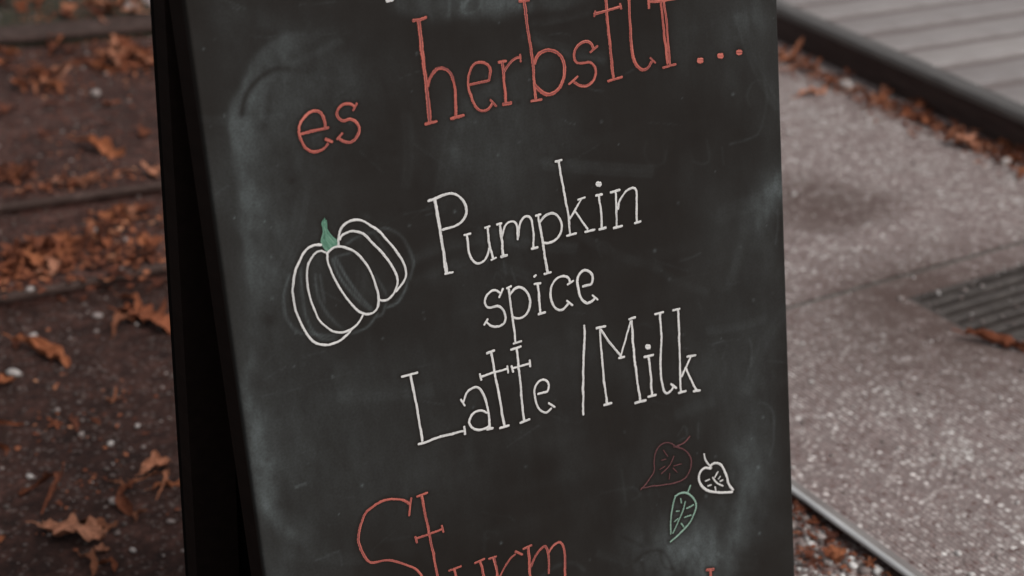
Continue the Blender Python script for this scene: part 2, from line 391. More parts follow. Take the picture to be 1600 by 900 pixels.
for k in range(k0, k1 + 1):
    yc = off - pitch * (k + .5)
    if yc < -2.1 or yc > 4.4: continue
    o = pl if first else pl.copy()
    if not first: link(o, dk)
    first = False
    o.location = (rng.normal(0, .001), yc, DZ + rng.normal(0, .0008))
prof = [(0.0, DZ - .020), (-0.003, DZ - .017), (-0.003, DZ - .005), (0.003, DZ + .002), (0.044, DZ + .003), (0.0465, DZ), (0.0465, DZ - .020)]
MB().prism(prof, -2.2, 4.5).build('edge_trim', M_TRIM, dk)
MB().box(.010, .0465, -2.2, 4.5, SZ - .01, DZ - .021).build('fascia', M_FASCIA, dk)

# ------------------------------------------------------------------ loose grit and gravel
ICO_V = []; 
ph = (1 + 5 ** .5) / 2
ICO_V = np.array([(-1, ph, 0), (1, ph, 0), (-1, -ph, 0), (1, -ph, 0), (0, -1, ph), (0, 1, ph), (0, -1, -ph), (0, 1, -ph), (ph, 0, -1), (ph, 0, 1), (-ph, 0, -1), (-ph, 0, 1)]) / math.sqrt(1 + ph * ph)
ICO_F = np.array([(0, 11, 5), (0, 5, 1), (0, 1, 7), (0, 7, 10), (0, 10, 11), (1, 5, 9), (5, 11, 4), (11, 10, 2), (10, 7, 6), (7, 1, 8), (3, 9, 4), (3, 4, 2), (3, 2, 6), (3, 6, 8), (3, 8, 9), (4, 9, 5), (2, 4, 11), (6, 2, 10), (8, 6, 7), (9, 8, 1)])
def stones(name, pts, sizes, tones, label, cat):
    nS = len(pts)
    V = np.repeat(ICO_V[None], nS, 0) * (1 + rng.normal(0, .16, (nS, 12, 1)))
    V *= np.stack([rng.uniform(.75, 1.25, nS), rng.uniform(.75, 1.25, nS), rng.uniform(.45, .85, nS)], 1)[:, None]
    a = rng.uniform(0, 6.28, nS); ca, sa = np.cos(a)[:, None], np.sin(a)[:, None]
    V = np.stack([V[..., 0] * ca - V[..., 1] * sa, V[..., 0] * sa + V[..., 1] * ca, V[..., 2]], -1)
    V = V * sizes[:, None, None] + np.asarray(pts)[:, None, :] + np.array([0, 0, .35]) * sizes[:, None, None]
    F = ICO_F[None] + (np.arange(nS) * 12)[:, None, None]
    me = bpy.data.meshes.new(name); V = V.reshape(-1, 3); F = F.reshape(-1, 3)
    me.vertices.add(len(V)); me.vertices.foreach_set('co', V.astype(np.float32).ravel())
    me.loops.add(F.size); me.loops.foreach_set('vertex_index', F.astype(np.int32).ravel())
    me.polygons.add(len(F)); me.polygons.foreach_set('loop_start', np.arange(0, F.size, 3, dtype=np.int32))
    me.update(calc_edges=True)
    at = me.attributes.new('tone', 'FLOAT', 'POINT'); at.data.foreach_set('value', np.repeat(tones, 12).astype(np.float32))
    me.materials.append(M_GRIT)
    me.polygons.foreach_set('use_smooth', [True] * len(me.polygons))
    o = link(bpy.data.objects.new(name, me)); tag(o, label, cat, None, 'stuff'); return o
def left_z(x, y):
    if x > XR: return 0.0
    if y > line_x(*L3, x) + .12: return T3
    if y > line_x(*L2, x) + .01: return T2
    if y > line_x(*L1, x) + .01: return T1
    return 0.0
def tone_mix(n_, pw): return np.clip(rng.beta(1.3, 2.6, n_) + (rng.random(n_) < pw) * .55, 0, 1)
nS = 3300
xs = rng.uniform(-.5, XR - .02, nS); ys = rng.uniform(1.25, 4.4, nS)
stones('loose_grit', [(x, y, left_z(x, y)) for x, y in zip(xs, ys)], np.minimum(np.exp(rng.normal(math.log(.0026), .42, nS)), .0052), np.clip(tone_mix(nS, .03), 0, .8),
       'scattered pale grit on the dark earth left of the sign', 'grit')
nS = 5200
xs = rng.uniform(.88, EX - .008, nS); ys = rng.uniform(.70, 2.1, nS)
stones('gravel_bed', [(x, y, .016) for x, y in zip(xs, ys)], np.exp(rng.normal(math.log(.0044), .35, nS)), np.clip(tone_mix(nS, .20) + .34, 0, 1),
       'reddish grey gravel lying below the metal slab edge', 'gravel')
nS = 3000
xs = rng.uniform(EX + .03, 2.75, nS); ys = rng.uniform(.6, 3.6, nS)
stones('slab_grit', [(x, y, SZ) for x, y in zip(xs, ys)], np.exp(rng.normal(math.log(.0023), .4, nS)), np.clip(tone_mix(nS, .10) + .25, 0, .92),
       'fine pale grit scattered over the speckled slab', 'grit')

n = N('gravel_floor', 0.9, 0.2)
gv = n.sep(n.voro(140, out='Color'))
n.color(n.ramp(gv[0], [(0.0, (0.10, 0.055, 0.046)), (0.5, (0.20, 0.14, 0.128)), (1.0, (0.34, 0.29, 0.275))])); n.bump(n.voro(140, out='Distance'), .8, .004)
mesh_obj('gravel_strip', [(.86, .4, .016), (EX + .03, .4, .016), (EX + .03, 2.1, .016), (.86, 2.1, .016)], [(0, 1, 2, 3)], n.m)['kind'] = 'structure'
# white pebbles that can be picked out
def pebble(px, py, r, label):
    r *= .80 if px < 1000 else 1.0
    p = None
    for z in (0, T1, T2, T3):
        q = gnd(px, py, z)
        if abs(left_z(q[0], q[1]) - z) < 1e-6: p = (*q, z)
    if px > 1210: p = (*gnd(px, py, SZ), SZ)
    if p is None: p = (*gnd(px, py, T2), T2)
    V = []
    for v in ICO_V: V.append(v)
    # one subdivision for a rounder stone
    vs = [tuple(v) for v in ICO_V]; fs = []; cache = {}
    def mid(a, b):
        k = (min(a, b), max(a, b))
        if k not in cache:
            q = unit((np.array(vs[a]) + np.array(vs[b]))); cache[k] = len(vs); vs.append(tuple(q))
        return cache[k]
    for a, b, c in ICO_F:
        x, y, z = mid(a, b), mid(b, c), mid(c, a); fs += [(a, x, z), (b, y, x), (c, z, y), (x, y, z)]
    sx, sy, sz_ = r * random.uniform(.9, 1.35), r * random.uniform(.75, 1.0), r * random.uniform(.55, .75)
    vs = [(v[0] * sx * (1 + random.gauss(0, .10)), v[1] * sy * (1 + random.gauss(0, .10)), v[2] * sz_ + sz_ * .8) for v in vs]
    o = mesh_obj('pebble', vs, fs, M_PEB, None, True); o.location = p; o.rotation_euler = (0, 0, random.uniform(0, 6))
    tag(o, label, 'pebble', 'pale pebbles lying on the ground')
for a in ((150, 150, .0155, 'lone bright white pebble on the bare earth at upper left'),
          (115, 34, .020, 'pale stone among the leaves near the top left corner'),
          (205, 15, .022, 'largest pale stone touching the top edge beside the sign leg'),
          (152, 363, .010, 'round white pebble on the step above the leaf heap'),
          (93, 384, .012, 'cream pebble inside the heap of leaves on the lower step'),
          (47, 455, .009, 'white pebble on the nosing of the lower step'),
          (153, 497, .010, 'grey white pebble beside the splayed leaf'),
          (52, 530, .0115, 'flat white pebble above the curled leaf by the left edge'),
          (22, 587, .013, 'flat cream pebble under the curled leaf at the left edge'),
          (90, 642, .0055, 'tiny white pebble between the small leaf scraps'),
          (127, 680, .0060, 'small white pebble just right of a rust leaf scrap'),
          (215, 668, .0062, 'small white pebble nearest the sign leg in the dark earth'),
          (173, 695, .0065, 'small oval pebble in the bare dark earth'),
          (47, 747, .0065, 'small white pebble above the hooked leaf'),
          (178, 786, .0095, 'tan pebble left of the hanging leaf strips'),
          (208, 862, .0060, 'small white pebble right below the large pointed leaf'),
          (267, 817, .0062, 'small grey pebble against the sign leg at the bottom'),
          (1320, 140, .019, 'pale rounded stone lying at the foot of the deck'),
          (1571, 256, .013, 'white pebble at the far right in the leaf drift')):
    pebble(*a)

# ------------------------------------------------------------------ fallen leaves
def strip_leaf(seed, W, lobes, amp, cup, bend, twist):
    """long leaf, lobed edge, cupped and curled; length 1 along x"""
    r = random.Random(seed); S, A = 19, 7; v = []; f = []; cz = [[r.gauss(0, 1) for _ in range(12)] for _ in range(30)]
    ph1, ph2 = r.uniform(0, 6), r.uniform(0, 6); kink = r.uniform(.35, .65)
    for i in range(S):
        s = i / (S - 1); w = W * max(.05, math.sin(math.pi * min(1, s * .93 + .05)) ** .65)
        wl = w * (1 + amp * math.sin(2 * math.pi * lobes * s + ph1)); wr = w * (1 + amp * math.sin(2 * math.pi * lobes * s + ph2))
        yc = bend * .35 * math.sin(math.pi * s) + .05 * math.sin(5 * s + ph1)
        zc = bend * .22 * math.sin(math.pi * s * 1.0) + .10 * abs(s - kink) + .04 * math.sin(9 * s + ph2)
        for j in range(A):
            t = -1 + 2 * j / (A - 1); ww = wl if t < 0 else wr
            a = t * cup * (1 + .4 * math.sin(6 * s + ph2)) + twist * (s - .5)
            y = yc + ww * math.sin(a) / max(cup, .3) * (1 if abs(t) > .01 else 0); z = zc + ww * (1 - math.cos(a)) / max(cup, .3)
            y = yc + ww * t * math.cos(a * .6) ; z = zc + ww * abs(t) * math.sin(abs(a)) + ww * .25 * twist * (s - .5) * t
            z += W * .16 * cz[i // 2][j] * (.4 + abs(t)) + W * .07 * cz[i + 10][j]; y += W * .09 * cz[i + 5][j] * abs(t)
            v.append((s - .5 + .02 * math.sin(7 * t + ph1) + .012 * cz[i][j + 3], y, z))
    for i in range(S - 1):
        for j in range(A - 1):
            a = i * A + j; f.append((a, a + 1, a + A + 1, a + A))
    # leaf stalk
    b = len(v); z0 = v[(A - 1) // 2][2]; y0 = v[(A - 1) // 2][1]
    for x, dz in ((-.5, 0), (-.62, .03), (-.72, .02)):
        v += [(x, y0 + .012, z0 + dz), (x, y0 - .012, z0 + dz), (x, y0, z0 + dz + .02)]
    for k in range(2):
        for j in range(3):
            a = b + 3 * k + j; c2 = b + 3 * k + (j + 1) % 3; f.append((a, c2, c2 + 3, a + 3))
    return v, f
def star_leaf(seed, lobes, deep, curl):
    r = random.Random(seed); NA, v, f = 40, [], []
    rad = [r.uniform(.32, .55) for _ in range(lobes)]; lift = [r.uniform(-.3, 1) for _ in range(lobes)]
    v.append((0, 0, .02))
    for ring in (.45, .75, 1.0):
        for k in range(NA):
            th = 2 * math.pi * k / NA; q = th / (2 * math.pi) * lobes; i = int(round(q)) % lobes
            c = math.cos((q - round(q)) * 2 * math.pi) * .5 + .5
            R = rad[i] * (deep + (1 - deep) * c ** 1.3) * (1 + .06 * math.sin(k * 2.4 + seed)); R *= ring
            v.append((R * math.cos(th), R * math.sin(th), .02 + curl * lift[i] * (ring ** 2) * R * 1.1 + .06 * ring * math.sin(3 * th + seed) * R * 2 + r.gauss(0, .022) * ring))
    for k in range(NA): f.append((0, 1 + k, 1 + (k + 1) % NA))
    for rg in range(2):
        for k in range(NA):
            a = 1 + rg * NA + k; b = 1 + rg * NA + (k + 1) % NA; f.append((a, a + NA, b + NA, b))
    return v, f
VAR = {}
def reg(name, vf):
    v, f = vf; mz = min(p[2] for p in v); v = [(x, y, z - mz) for x, y, z in v]
    me = bpy.data.meshes.new('leaf_' + name); me.from_pydata(v, [], f); me.update()
    me.polygons.foreach_set('use_smooth', [True] * len(me.polygons)); VAR[name] = me
reg('curl', strip_leaf(1, .11, 2, .25, .9, .5, .6)); reg('hook', strip_leaf(2, .12, 1.5, .2, .8, 1.9, .8))
reg('oak', strip_leaf(3, .20, 3.5, .42, .5, .5, .5)); reg('long', strip_leaf(4, .13, 2.5, .35, .7, .25, 1.0))
reg('twist', strip_leaf(5, .16, 2, .3, 1.1, .9, 2.0)); reg('broad', strip_leaf(6, .27, 2.5, .38, .55, .3, .7))
reg('wide', strip_leaf(16, .21, 2.5, .35, .35, .15, .3)); reg('roll', strip_leaf(7, .14, 1, .15, 1.35, .35, .3)); reg('star', star_leaf(3, 5, .22, .9)); reg('star2', star_leaf(8, 6, .30, .7)); reg('claw', star_leaf(5, 4, .16, 1.0)); reg('starlow', star_leaf(12, 5, .13, .45))
MESHV = {}
def vmesh(var, mat):
    k = (var, mat.name)
    if k not in MESHV:
        me = VAR[var].copy(); me.materials.clear(); me.materials.append(mat); MESHV[k] = me
    return MESHV[k]
def surf(px, py):
    if px > 1210:
        q = gnd(px, py, SZ)
        return (*q, SZ) if q[0] > EX - .003 else (*gnd(px, py, .018), .018)
    best = None
    for z in (0, T1, T2, T3):
        q = gnd(px, py, z)
        if abs(left_z(q[0], q[1]) - z) < 1e-6: best = (*q, z)
    return best or (*gnd(px, py, T1), T1)
def leaf(px, py, lpx, ang, var, mat, label, group=None, lift=0.0, tilt=None):
    """lpx: length in photo pixels; ang: direction in the picture, degrees, 0 = right, 90 = up"""
    p = surf(px, py); dpt = (np.array(p) - EYE) @ (CW @ np.array([0, 0, 1]))
    a = math.radians(ang); q = gnd(px + 10 * math.cos(a), py - 10 * math.sin(a), p[2])
    dv = q - np.array(p[:2]); wlen = np.linalg.norm(dv) / 10 * lpx; wlen = min(wlen, lpx * dpt / FPX * 1.5)
    o = bpy.data.objects.new('leaf', vmesh(var, mat)); link(o)
    o.location = (p[0], p[1], p[2] + .001 + lift); o.scale = (wlen,) * 3
    tx, ty = tilt if tilt else (random.uniform(-.25, .25), random.uniform(-.2, .2))
    o.rotation_euler = (tx, ty, math.atan2(dv[1], dv[0]))
    tag(o, label, 'leaf', group); return o
R_, T_, B_ = M_LEAF, M_LEAF2, M_LEAF3
for a in (
    (156, 239, 78, -14, 'long', R_, 'long tan leaf lying alone on the upper bare patch'),
    (62, 560, 92, -16, 'roll', R_, 'curled rust leaf roll near the left edge below the lower step'),
    (226, 511, 88, -16, 'oak', R_, 'splayed rust leaf with ragged lobes beside the sign leg'),
    (196, 516, 40, 28, 'twist', T_, 'short orange leaf strip under the splayed leaf'),
    (198, 482, 50, -52, 'curl', R_, 'thin rust leaf strip sticking up from the splayed leaf'),
    (24, 688, 62, 65, 'hook', R_, 'rust leaf bent into a hook at the left edge'),
    (86, 665, 34, 10, 'star', R_, 'small crumpled rust leaf scrap in the dark earth'),
    (180, 628, 30, 60, 'star2', T_, 'small tan leaf scrap below the splayed leaf'),
    (148, 661, 18, -20, 'oak', R_, 'tiny rust leaf scrap among white pebbles'),
    (113, 663, 22, -40, 'oak', B_, 'tiny dark leaf scrap beside the crumpled rust scrap'),
    (52, 792, 52, -50, 'hook', R_, 'rust leaf folded over like a hook above the large leaf'),
    (114, 842, 104, -10, 'wide', T_, 'large pointed orange brown leaf lying at lower left'),
    (150, 826, 66, -10, 'long', T_, 'narrow tip leaf lying on the large pointed leaf'),
    (244, 738, 50, 25, 'broad', T_, 'pale pinkish leaf next to the sign leg'),
    (211, 785, 62, 80, 'curl', R_, 'rust leaf strip twisted upright below the pale leaf'),
    (226, 772, 40, -30, 'hook', T_, 'curled ochre leaf on the twisted leaf strip'),
    (262, 763, 50, 20, 'long', R_, 'rust leaf half hidden behind the sign leg'),
    (222, 808, 30, 50, 'curl', T_, 'small ochre leaf tip under the twisted leaf'),
    (182, 758, 24, -8, 'oak', T_, 'small pale orange leaf bit above the tan pebble'),
    (136, 888, 46, -65, 'curl', T_, 'ochre leaf stalk rising at the bottom edge'),
    (156, 868, 34, 10, 'broad', T_, 'orange leaf top at the bottom edge'),
    (166, 892, 40, -45, 'curl', R_, 'narrow rust leaf cut by the bottom edge'),
    (8, 607, 40, 20, 'broad', R_, 'brown leaf cut by the left edge under the curled roll'),
    (3, 848, 20, 60, 'oak', R_, 'tan leaf tip at the bottom left edge'),
    (97, 470, 24, 10, 'star', R_, 'small orange leaf lying just below the lower step'),
    (250, 450, 34, 25, 'oak', B_, 'dark rust leaf by the sign leg below the lower step'),
    (30, 541, 20, 70, 'oak', B_, 'small dark leaf on top of the curled roll'),
    (175, 165, 24, 50, 'star', R_, 'small orange leaf right of the white pebble'),
    (80, 165, 30, 10, 'star2', B_, 'dark rust leaf below the upper leaf patch'),
    (12, 178, 34, 20, 'oak', B_, 'dark red leaf at the left edge of the upper patch'),
    (230, 213, 26, 60, 'oak', R_, 'small orange leaf touching the sign leg on the middle step'),
    (196, 272, 20, 0, 'oak', T_, 'small pinkish leaf above the middle step edge'),
    (236, 276, 30, -60, 'broad', T_, 'pale orange leaf against the sign leg above the middle step edge'),
    (72, 213, 18, 30, 'oak', B_, 'little brown leaf on the upper bare patch'),
    (1552, 543, 100, -8, 'roll', R_, 'curled orange leaf lying beside the drain grate'),
    (1590, 552, 40, -20, 'twist', B_, 'dark curled leaf end beside the drain grate at the right edge'),
    (1275, 822, 26, 20, 'oak', R_, 'orange leaf on the gravel close to the metal edge'),
    (1316, 872, 34, 75, 'oak', R_, 'larger orange leaf on the gravel at the bottom edge'),
    (1303, 845, 30, 40, 'oak', B_, 'brown leaf on the gravel under the slab lip'),
    (1262, 868, 24, -30, 'star', R_, 'small rust leaf on the gravel beside the sign corner'),
    (1502, 232, 54, -14, 'broad', T_, 'bright orange leaf in the drift at the foot of the deck'),
    (1233, 96, 52, 20, 'star2', T_, 'bright orange leaf at the deck foot beside the sign edge'),
    (1270, 150, 46, 10, 'long', T_, 'tan leaf lying flat on the slab near the drift'),
):
    leaf(*a)
def lab(mat, base, px=None):
    c = 'orange tan' if mat is M_LEAF2 else ('dark brown' if mat is M_LEAF3 else 'rust coloured')
    return c + ' ' + base
def heap(n, cx, cy, rx, ry, rot, l0, l1, mats, label, group, lift=.012):
    for i in range(n):
        a = random.uniform(0, 6.28); rr = random.random() ** .6
        x, y = rr * rx * math.cos(a), rr * ry * math.sin(a); c, s = math.cos(math.radians(rot)), math.sin(math.radians(rot))
        px, py = cx + x * c + y * s, cy - x * s + y * c
        leaf(px, py, random.uniform(l0, l1), random.uniform(0, 360), random.choice(['oak', 'broad', 'twist', 'star', 'hook', 'long', 'star2', 'twist', 'oak']),
             (mm := random.choice(mats)), lab(mm, label), group, random.random() * lift, (random.uniform(-.5, .5), random.uniform(-.5, .5)))
g1 = 'leaves heaped on the lower step'; t1 = 'leaf in the main heap on the lower step'
heap(46, 85, 402, 84, 24, 16, 14, 34, [R_, R_, T_, B_], t1, g1)
heap(9, 190, 345, 42, 13, 10, 18, 36, [R_, R_, T_], 'leaf in the cluster at the back of the lower step', g1)
heap(12, 200, 412, 62, 16, 15, 16, 30, [R_, B_, R_], 'leaf between the main leaf heap and the sign leg', g1)
heap(7, 25, 425, 30, 24, 10, 20, 34, [R_, B_], 'leaf at the left picture edge above the lower step edge', g1)
g2 = 'leaves along the middle step'; t2 = 'leaf in the row along the middle step edge'
heap(9, 25, 278, 40, 10, 5, 20, 34, [R_, B_], t2, g2)
heap(8, 120, 289, 40, 8, 8, 18, 32, [R_, R_, T_], t2, g2)
g3 = 'leaves in the upper patches'; t3 = 'leaf in the upper left patch beside the bright pebble'
heap(13, 70, 132, 36, 22, -10, 20, 34, [R_, R_, T_], t3, g3)
heap(18, 190, 92, 48, 22, -20, 22, 40, [R_, R_, T_], 'leaf in the patch touching the sign leg near the top', g3)
heap(10, 165, 52, 62, 10, 4, 18, 32, [R_, B_, T_], 'leaf strewn on the stone edge of the highest step', g3)
heap(5, 95, 78, 60, 12, 0, 18, 28, [R_, B_], 'leaf just below the stone edge of the highest step', g3)
heap(5, 10, 95, 26, 18, 30, 20, 32, [R_, B_], 'leaf at the left picture edge below the highest step', g3)
heap(3, 135, 103, 30, 8, 0, 18, 26, [R_], t3, g3)
g4 = 'leaves on the top step'; t4 = 'leaf lying on the highest step at the top left'
heap(18, 160, 22, 66, 20, 5, 22, 40, [R_, R_, T_, B_], t4, g4)
heap(9, 40, 8, 60, 10, 0, 20, 34, [B_, R_], t4, g4)
g5 = 'leaves drifted along the deck foot'; t5 = 'leaf in the drift by the deck foot'
for i in range(52):
    t = random.random(); px = 1216 + t * 390; py = 90 + (px - 1216) * .43 + random.gauss(4, 9)
    leaf(px, py, random.uniform(12, 27), random.uniform(0, 360), random.choice(['oak', 'broad', 'twist', 'star', 'hook', 'long']),
         (mm := random.choice([R_, B_, R_, T_])), lab(mm, t5 + (', end nearest the sign' if px < 1345 else (', middle stretch' if px < 1475 else ', at the right edge'))), g5, random.random() * .012, (random.uniform(-.5, .5), random.uniform(-.5, .5)))
g6 = 'leaf scraps on the gravel'; t6 = 'leaf scrap on the gravel below the metal slab edge'
for i in range(22):
    px = random.uniform(1235, 1360); py = random.uniform(795, 900)
    if (px - 1242) * .80 + 765 + 22 > py: continue
    leaf(px, py, random.uniform(10, 24), random.uniform(0, 360), random.choice(['oak', 'broad', 'star']), (mm := random.choice([R_, B_])), lab(mm, t6), g6, .006)

# fine crumbs of broken leaves, too small to pick apart
n = N('leaf_crumbs', 0.8, 0.2)
n.color(n.ramp(n.attr('tone'), [(0.0, (0.060, 0.020, 0.012)), (0.4, (0.16, 0.050, 0.026)), (0.75, (0.32, 0.115, 0.056)), (1.0, (0.48, 0.26, 0.16))])); M_CRUMB = n.m
def crumbs(name, items, label):
    V = []; F = []; T = []
    for px, py, lp in items:
        p = surf(px, py); L_ = lp * 2.8 / FPX; a = random.uniform(0, 6.28); ca, sa = math.cos(a), math.sin(a); i = len(V); wv_ = random.uniform(.25, .6); z0 = random.uniform(.001, .006)
        pts = [(-.5, 0, 0), (-.2, wv_ * random.uniform(.6, 1), random.uniform(0, .35)), (.25, wv_ * random.uniform(.4, 1), random.uniform(0, .4)), (.5, random.uniform(-.2, .2), random.uniform(0, .3)), (.2, -wv_ * random.uniform(.4, 1), random.uniform(0, .4)), (-.25, -wv_ * random.uniform(.5, 1), random.uniform(0, .35)), (0, 0, random.uniform(0, .12))]
        for x, y, z in pts: V.append((p[0] + L_ * (x * ca - y * sa), p[1] + L_ * (x * sa + y * ca), p[2] + z0 + L_ * z))
        F += [(i + 6, i + k, i + (k + 1) % 6) for k in range(6)]; T += [random.betavariate(1.6, 2.2)] * 7
    o = mesh_obj(name, V, F, M_CRUMB, None, True)
    at = o.data.attributes.new('tone', 'FLOAT', 'POINT'); at.data.foreach_set('value', np.array(T, np.float32))
    tag(o, label, 'leaf litter', None, 'stuff')
def spread(n_, cx, cy, rx, ry, rot, l0, l1):
    out = []
    for i in range(n_):
        x, y = random.gauss(0, .55) * rx, random.gauss(0, .55) * ry; c, s_ = math.cos(math.radians(rot)), math.sin(math.radians(rot))
        out.append((cx + x * c + y * s_, cy - x * s_ + y * c, random.uniform(l0, l1)))
    return [q for q in out if -60 < q[0] < 330]
it = spread(330, 90, 405, 120, 36, 14, 5, 17) + spread(160, 190, 400, 90, 44, 14, 5, 15) + spread(120, 190, 345, 60, 20, 10, 5, 15) + spread(90, 25, 430, 40, 26, 10, 5, 15)
it += spread(130, 110, 290, 110, 10, 8, 5, 13) + spread(90, 25, 275, 50, 14, 5, 5, 14) + spread(170, 75, 125, 60, 36, -10, 5, 14) + spread(200, 190, 95, 60, 34, -15, 5, 15)
it += spread(260, 120, 30, 110, 30, 3, 5, 14) + spread(140, 120, 200, 130, 70, 0, 4, 10) + spread(130, 120, 690, 150, 170, 0, 3, 9)
crumbs('leaf_litter', it, 'crumbled rust leaf litter strewn over the steps left of the sign')
it = []
for i in range(760):
    px = random.uniform(1214, 1606); it.append((px, 88 + (px - 1216) * .43 + abs(random.gauss(0, 14)) - 4, random.uniform(5, 15)))
crumbs('deck_foot_litter', it, 'crumbled brown leaf litter along the foot of the deck')
it = []
for i in range(200):
    px = random.uniform(1236, 1400); py = random.uniform(775, 905)
    if (px - 1242) * .80 + 765 + 14 < py: it.append((px, py, random.uniform(4, 10)))
crumbs('gravel_litter', it, 'crumbled orange leaf bits on the gravel below the metal edge')

# ------------------------------------------------------------------ the A-frame chalkboard
BW = CW @ b_; BN = np.cross(np.array([1.0, 0, 0]), BW); BN = BN / np.linalg.norm(BN)
if BN[1] > 0: BN = -BN                                             # out of the board towards the viewer
P0 = EYE + ray(800, 450) / FPX * 1.45                              # a point of the writing surface
BU = -BW                                                            # up along the board
def board_xy(px, py):
    d = ray(px, py); t = ((P0 - EYE) @ BN) / (d @ BN); p = EYE + d * t - P0
    return np.array([p[0], p @ BU]), t * FPX                        # (x along board, y up the board), distance
def to_px(X, Y):
    p = P0[:, None] + np.array([1.0, 0, 0])[:, None] * X + BU[:, None] * Y - EYE[:, None]
    c = CW.T @ p; return 800 + FPX * c[0] / c[2], 450 + FPX * c[1] / c[2]
x_l = board_xy(352, 450)[0][0]; x_r = board_xy(1228, 450)[0][0]
yb = -(P0[2] - .012) / BU[2]; yt = (1.00 - P0[2]) / BU[2]            # bottom just above the ground, top at 1.00 m
print('board', x_l + P0[0], x_r + P0[0], yb, yt)

sign = empty('chalkboard_sign', (P0[0] + (x_l + x_r) / 2, P0[1], 0)); tag(sign, 'black folding chalkboard sign with red and white handwriting', 'sign')
BASE = Matrix.Translation(Vector(sign.location)).inverted()
# panel frame: local x along the board, y up the board, z out of it
MF = Matrix(((1, 0 * BU[0], BN[0], P0[0]), (0, BU[1], BN[1], P0[1]), (0, BU[2], BN[2], P0[2]), (0, 0, 0, 1)))

# residue map -------------------------------------------------------
RES = .0016; PT = .009
gxs = np.linspace(x_l, x_r, int((x_r - x_l) / RES) + 1); gys = np.linspace(yb, yt, int((yt - yb) / RES) + 1)
GXv, GYv = np.meshgrid(gxs, gys); X = GXv.ravel(); Y = GYv.ravel(); PX, PY = to_px(X, Y)
def vnoise(x, y, seed):
    r = np.random.default_rng(seed).random((256, 256)); xi, yi = np.floor(x).astype(int), np.floor(y).astype(int)
    fx, fy = x - xi, y - yi; fx = fx * fx * (3 - 2 * fx); fy = fy * fy * (3 - 2 * fy)
    g = lambda a, b: r[a % 256, b % 256]
    return (g(xi, yi) * (1 - fx) + g(xi + 1, yi) * fx) * (1 - fy) + (g(xi, yi + 1) * (1 - fx) + g(xi + 1, yi + 1) * fx) * fy
def fbm(x, y, seed, o=4):
    s = 0; a = .5; t = 0
    for k in range(o): s = s + a * vnoise(x * 2 ** k + 13.7 * k, y * 2 ** k + 7.1 * k, seed + k); t += a; a *= .55
    return s / t
dust = .010 + .13 * np.clip(fbm(X * 8, Y * 7, 1) - .40, 0, 1)
dust += .03 * np.clip(fbm(X * 40, Y * 7, 5) - .5, 0, 1) + .03 * np.clip(fbm(X * 6, Y * 50, 9) - .5, 0, 1)
tex = .15 + 1.9 * np.clip(fbm(X * 34 + Y * 8, Y * 20 - X * 6, 21, 5) - .18, 0, 1) * (.25 + 1.5 * np.clip(fbm(X * 13, Y * 11, 33, 4) - .1, 0, 1))
tex *= .75 + .5 * fbm(X * 160, Y * 120, 37, 2)
QX, QY = PX, PY
PXw = PX + 34 * (fbm(X * 22, Y * 16, 51, 4) - .5); PYw = PY + 34 * (fbm(X * 22, Y * 16, 61, 4) - .5)
def ell(cx, cy, rx, ry, rot, k, p=2.0):
    global dust
    c, s = math.cos(math.radians(rot)), math.sin(math.radians(rot)); dx, dy = PXw - cx, PYw - cy; k = k * .92
    u = (dx * c + dy * s) / rx; v = (-dx * s + dy * c) / ry; dust = dust + k * np.exp(-(u * u + v * v) ** (p / 2)) * tex
def cr(pts, stp=3.0):
    P = [np.array(p[:2], float) for p in pts]
    if len(P) == 2:
        n_ = max(2, int(np.linalg.norm(P[1] - P[0]) / stp)); return np.array([P[0] + (P[1] - P[0]) * i / n_ for i in range(n_ + 1)])
    Q = [2 * P[0] - P[1]] + P + [2 * P[-1] - P[-2]]; out = []
    for i in range(1, len(Q) - 2):
        p0, p1, p2, p3 = Q[i - 1:i + 3]; n_ = max(2, int(np.linalg.norm(p2 - p1) / stp))
        for k in range(n_):
            t = k / n_; out.append(.5 * (2 * p1 + (p2 - p0) * t + (2 * p0 - 5 * p1 + 4 * p2 - p3) * t * t + (3 * p1 - p0 - 3 * p2 + p3) * t ** 3))
    out.append(P[-1]); return np.array(out)
def near(pts, pad):
    m = (PX > pts[:, 0].min() - pad) & (PX < pts[:, 0].max() + pad) & (PY > pts[:, 1].min() - pad) & (PY < pts[:, 1].max() + pad)
    idx = np.nonzero(m)[0]; dmin = np.full(len(idx), 1e9); arg = np.zeros(len(idx), int)
    for k, (a, b) in enumerate(pts):
        d = (PX[idx] - a) ** 2 + (PY[idx] - b) ** 2; q = d < dmin; dmin[q] = d[q]; arg[q] = k
    return idx, np.sqrt(dmin), arg
def ghost(pts, w, k, mul=False):
    P = cr(pts, 2.0); idx, d, _ = near(P, w * 3); g = np.exp(-(d / w) ** 2)
    if mul: dust[idx] *= 1 - k * g
    else: dust[idx] += k * g * (.35 + 1.0 * tex[idx])
def wipe(pts, sl, sr, k, kvar=None):
    """one-sided swipe: sharp on one side (sl px), fading over sr px on the other; pts run downwards, sharp side on the left"""
    global PX, PY
    k = k * .85
    PX, PY = PX + (PXw - PX) * .7, PY + (PYw - PY) * .7
    P = cr(pts, 4.0); idx, d, a = near(P, max(sl, sr) * 3)
    T = np.gradient(P, axis=0); T /= np.linalg.norm(T, axis=1)[:, None] + 1e-9
    side = T[a, 0] * (PY[idx] - P[a, 1]) - T[a, 1] * (PX[idx] - P[a, 0])       # >0 on the left when running down
    s = np.where(side > 0, sl, sr); kk = np.interp(a / len(P), np.linspace(0, 1, len(kvar)), kvar) if kvar is not None else 1.0
    dust[idx] += k * kk * np.exp(-(d / s) ** 2) * tex[idx]
    PX, PY = QX, QY
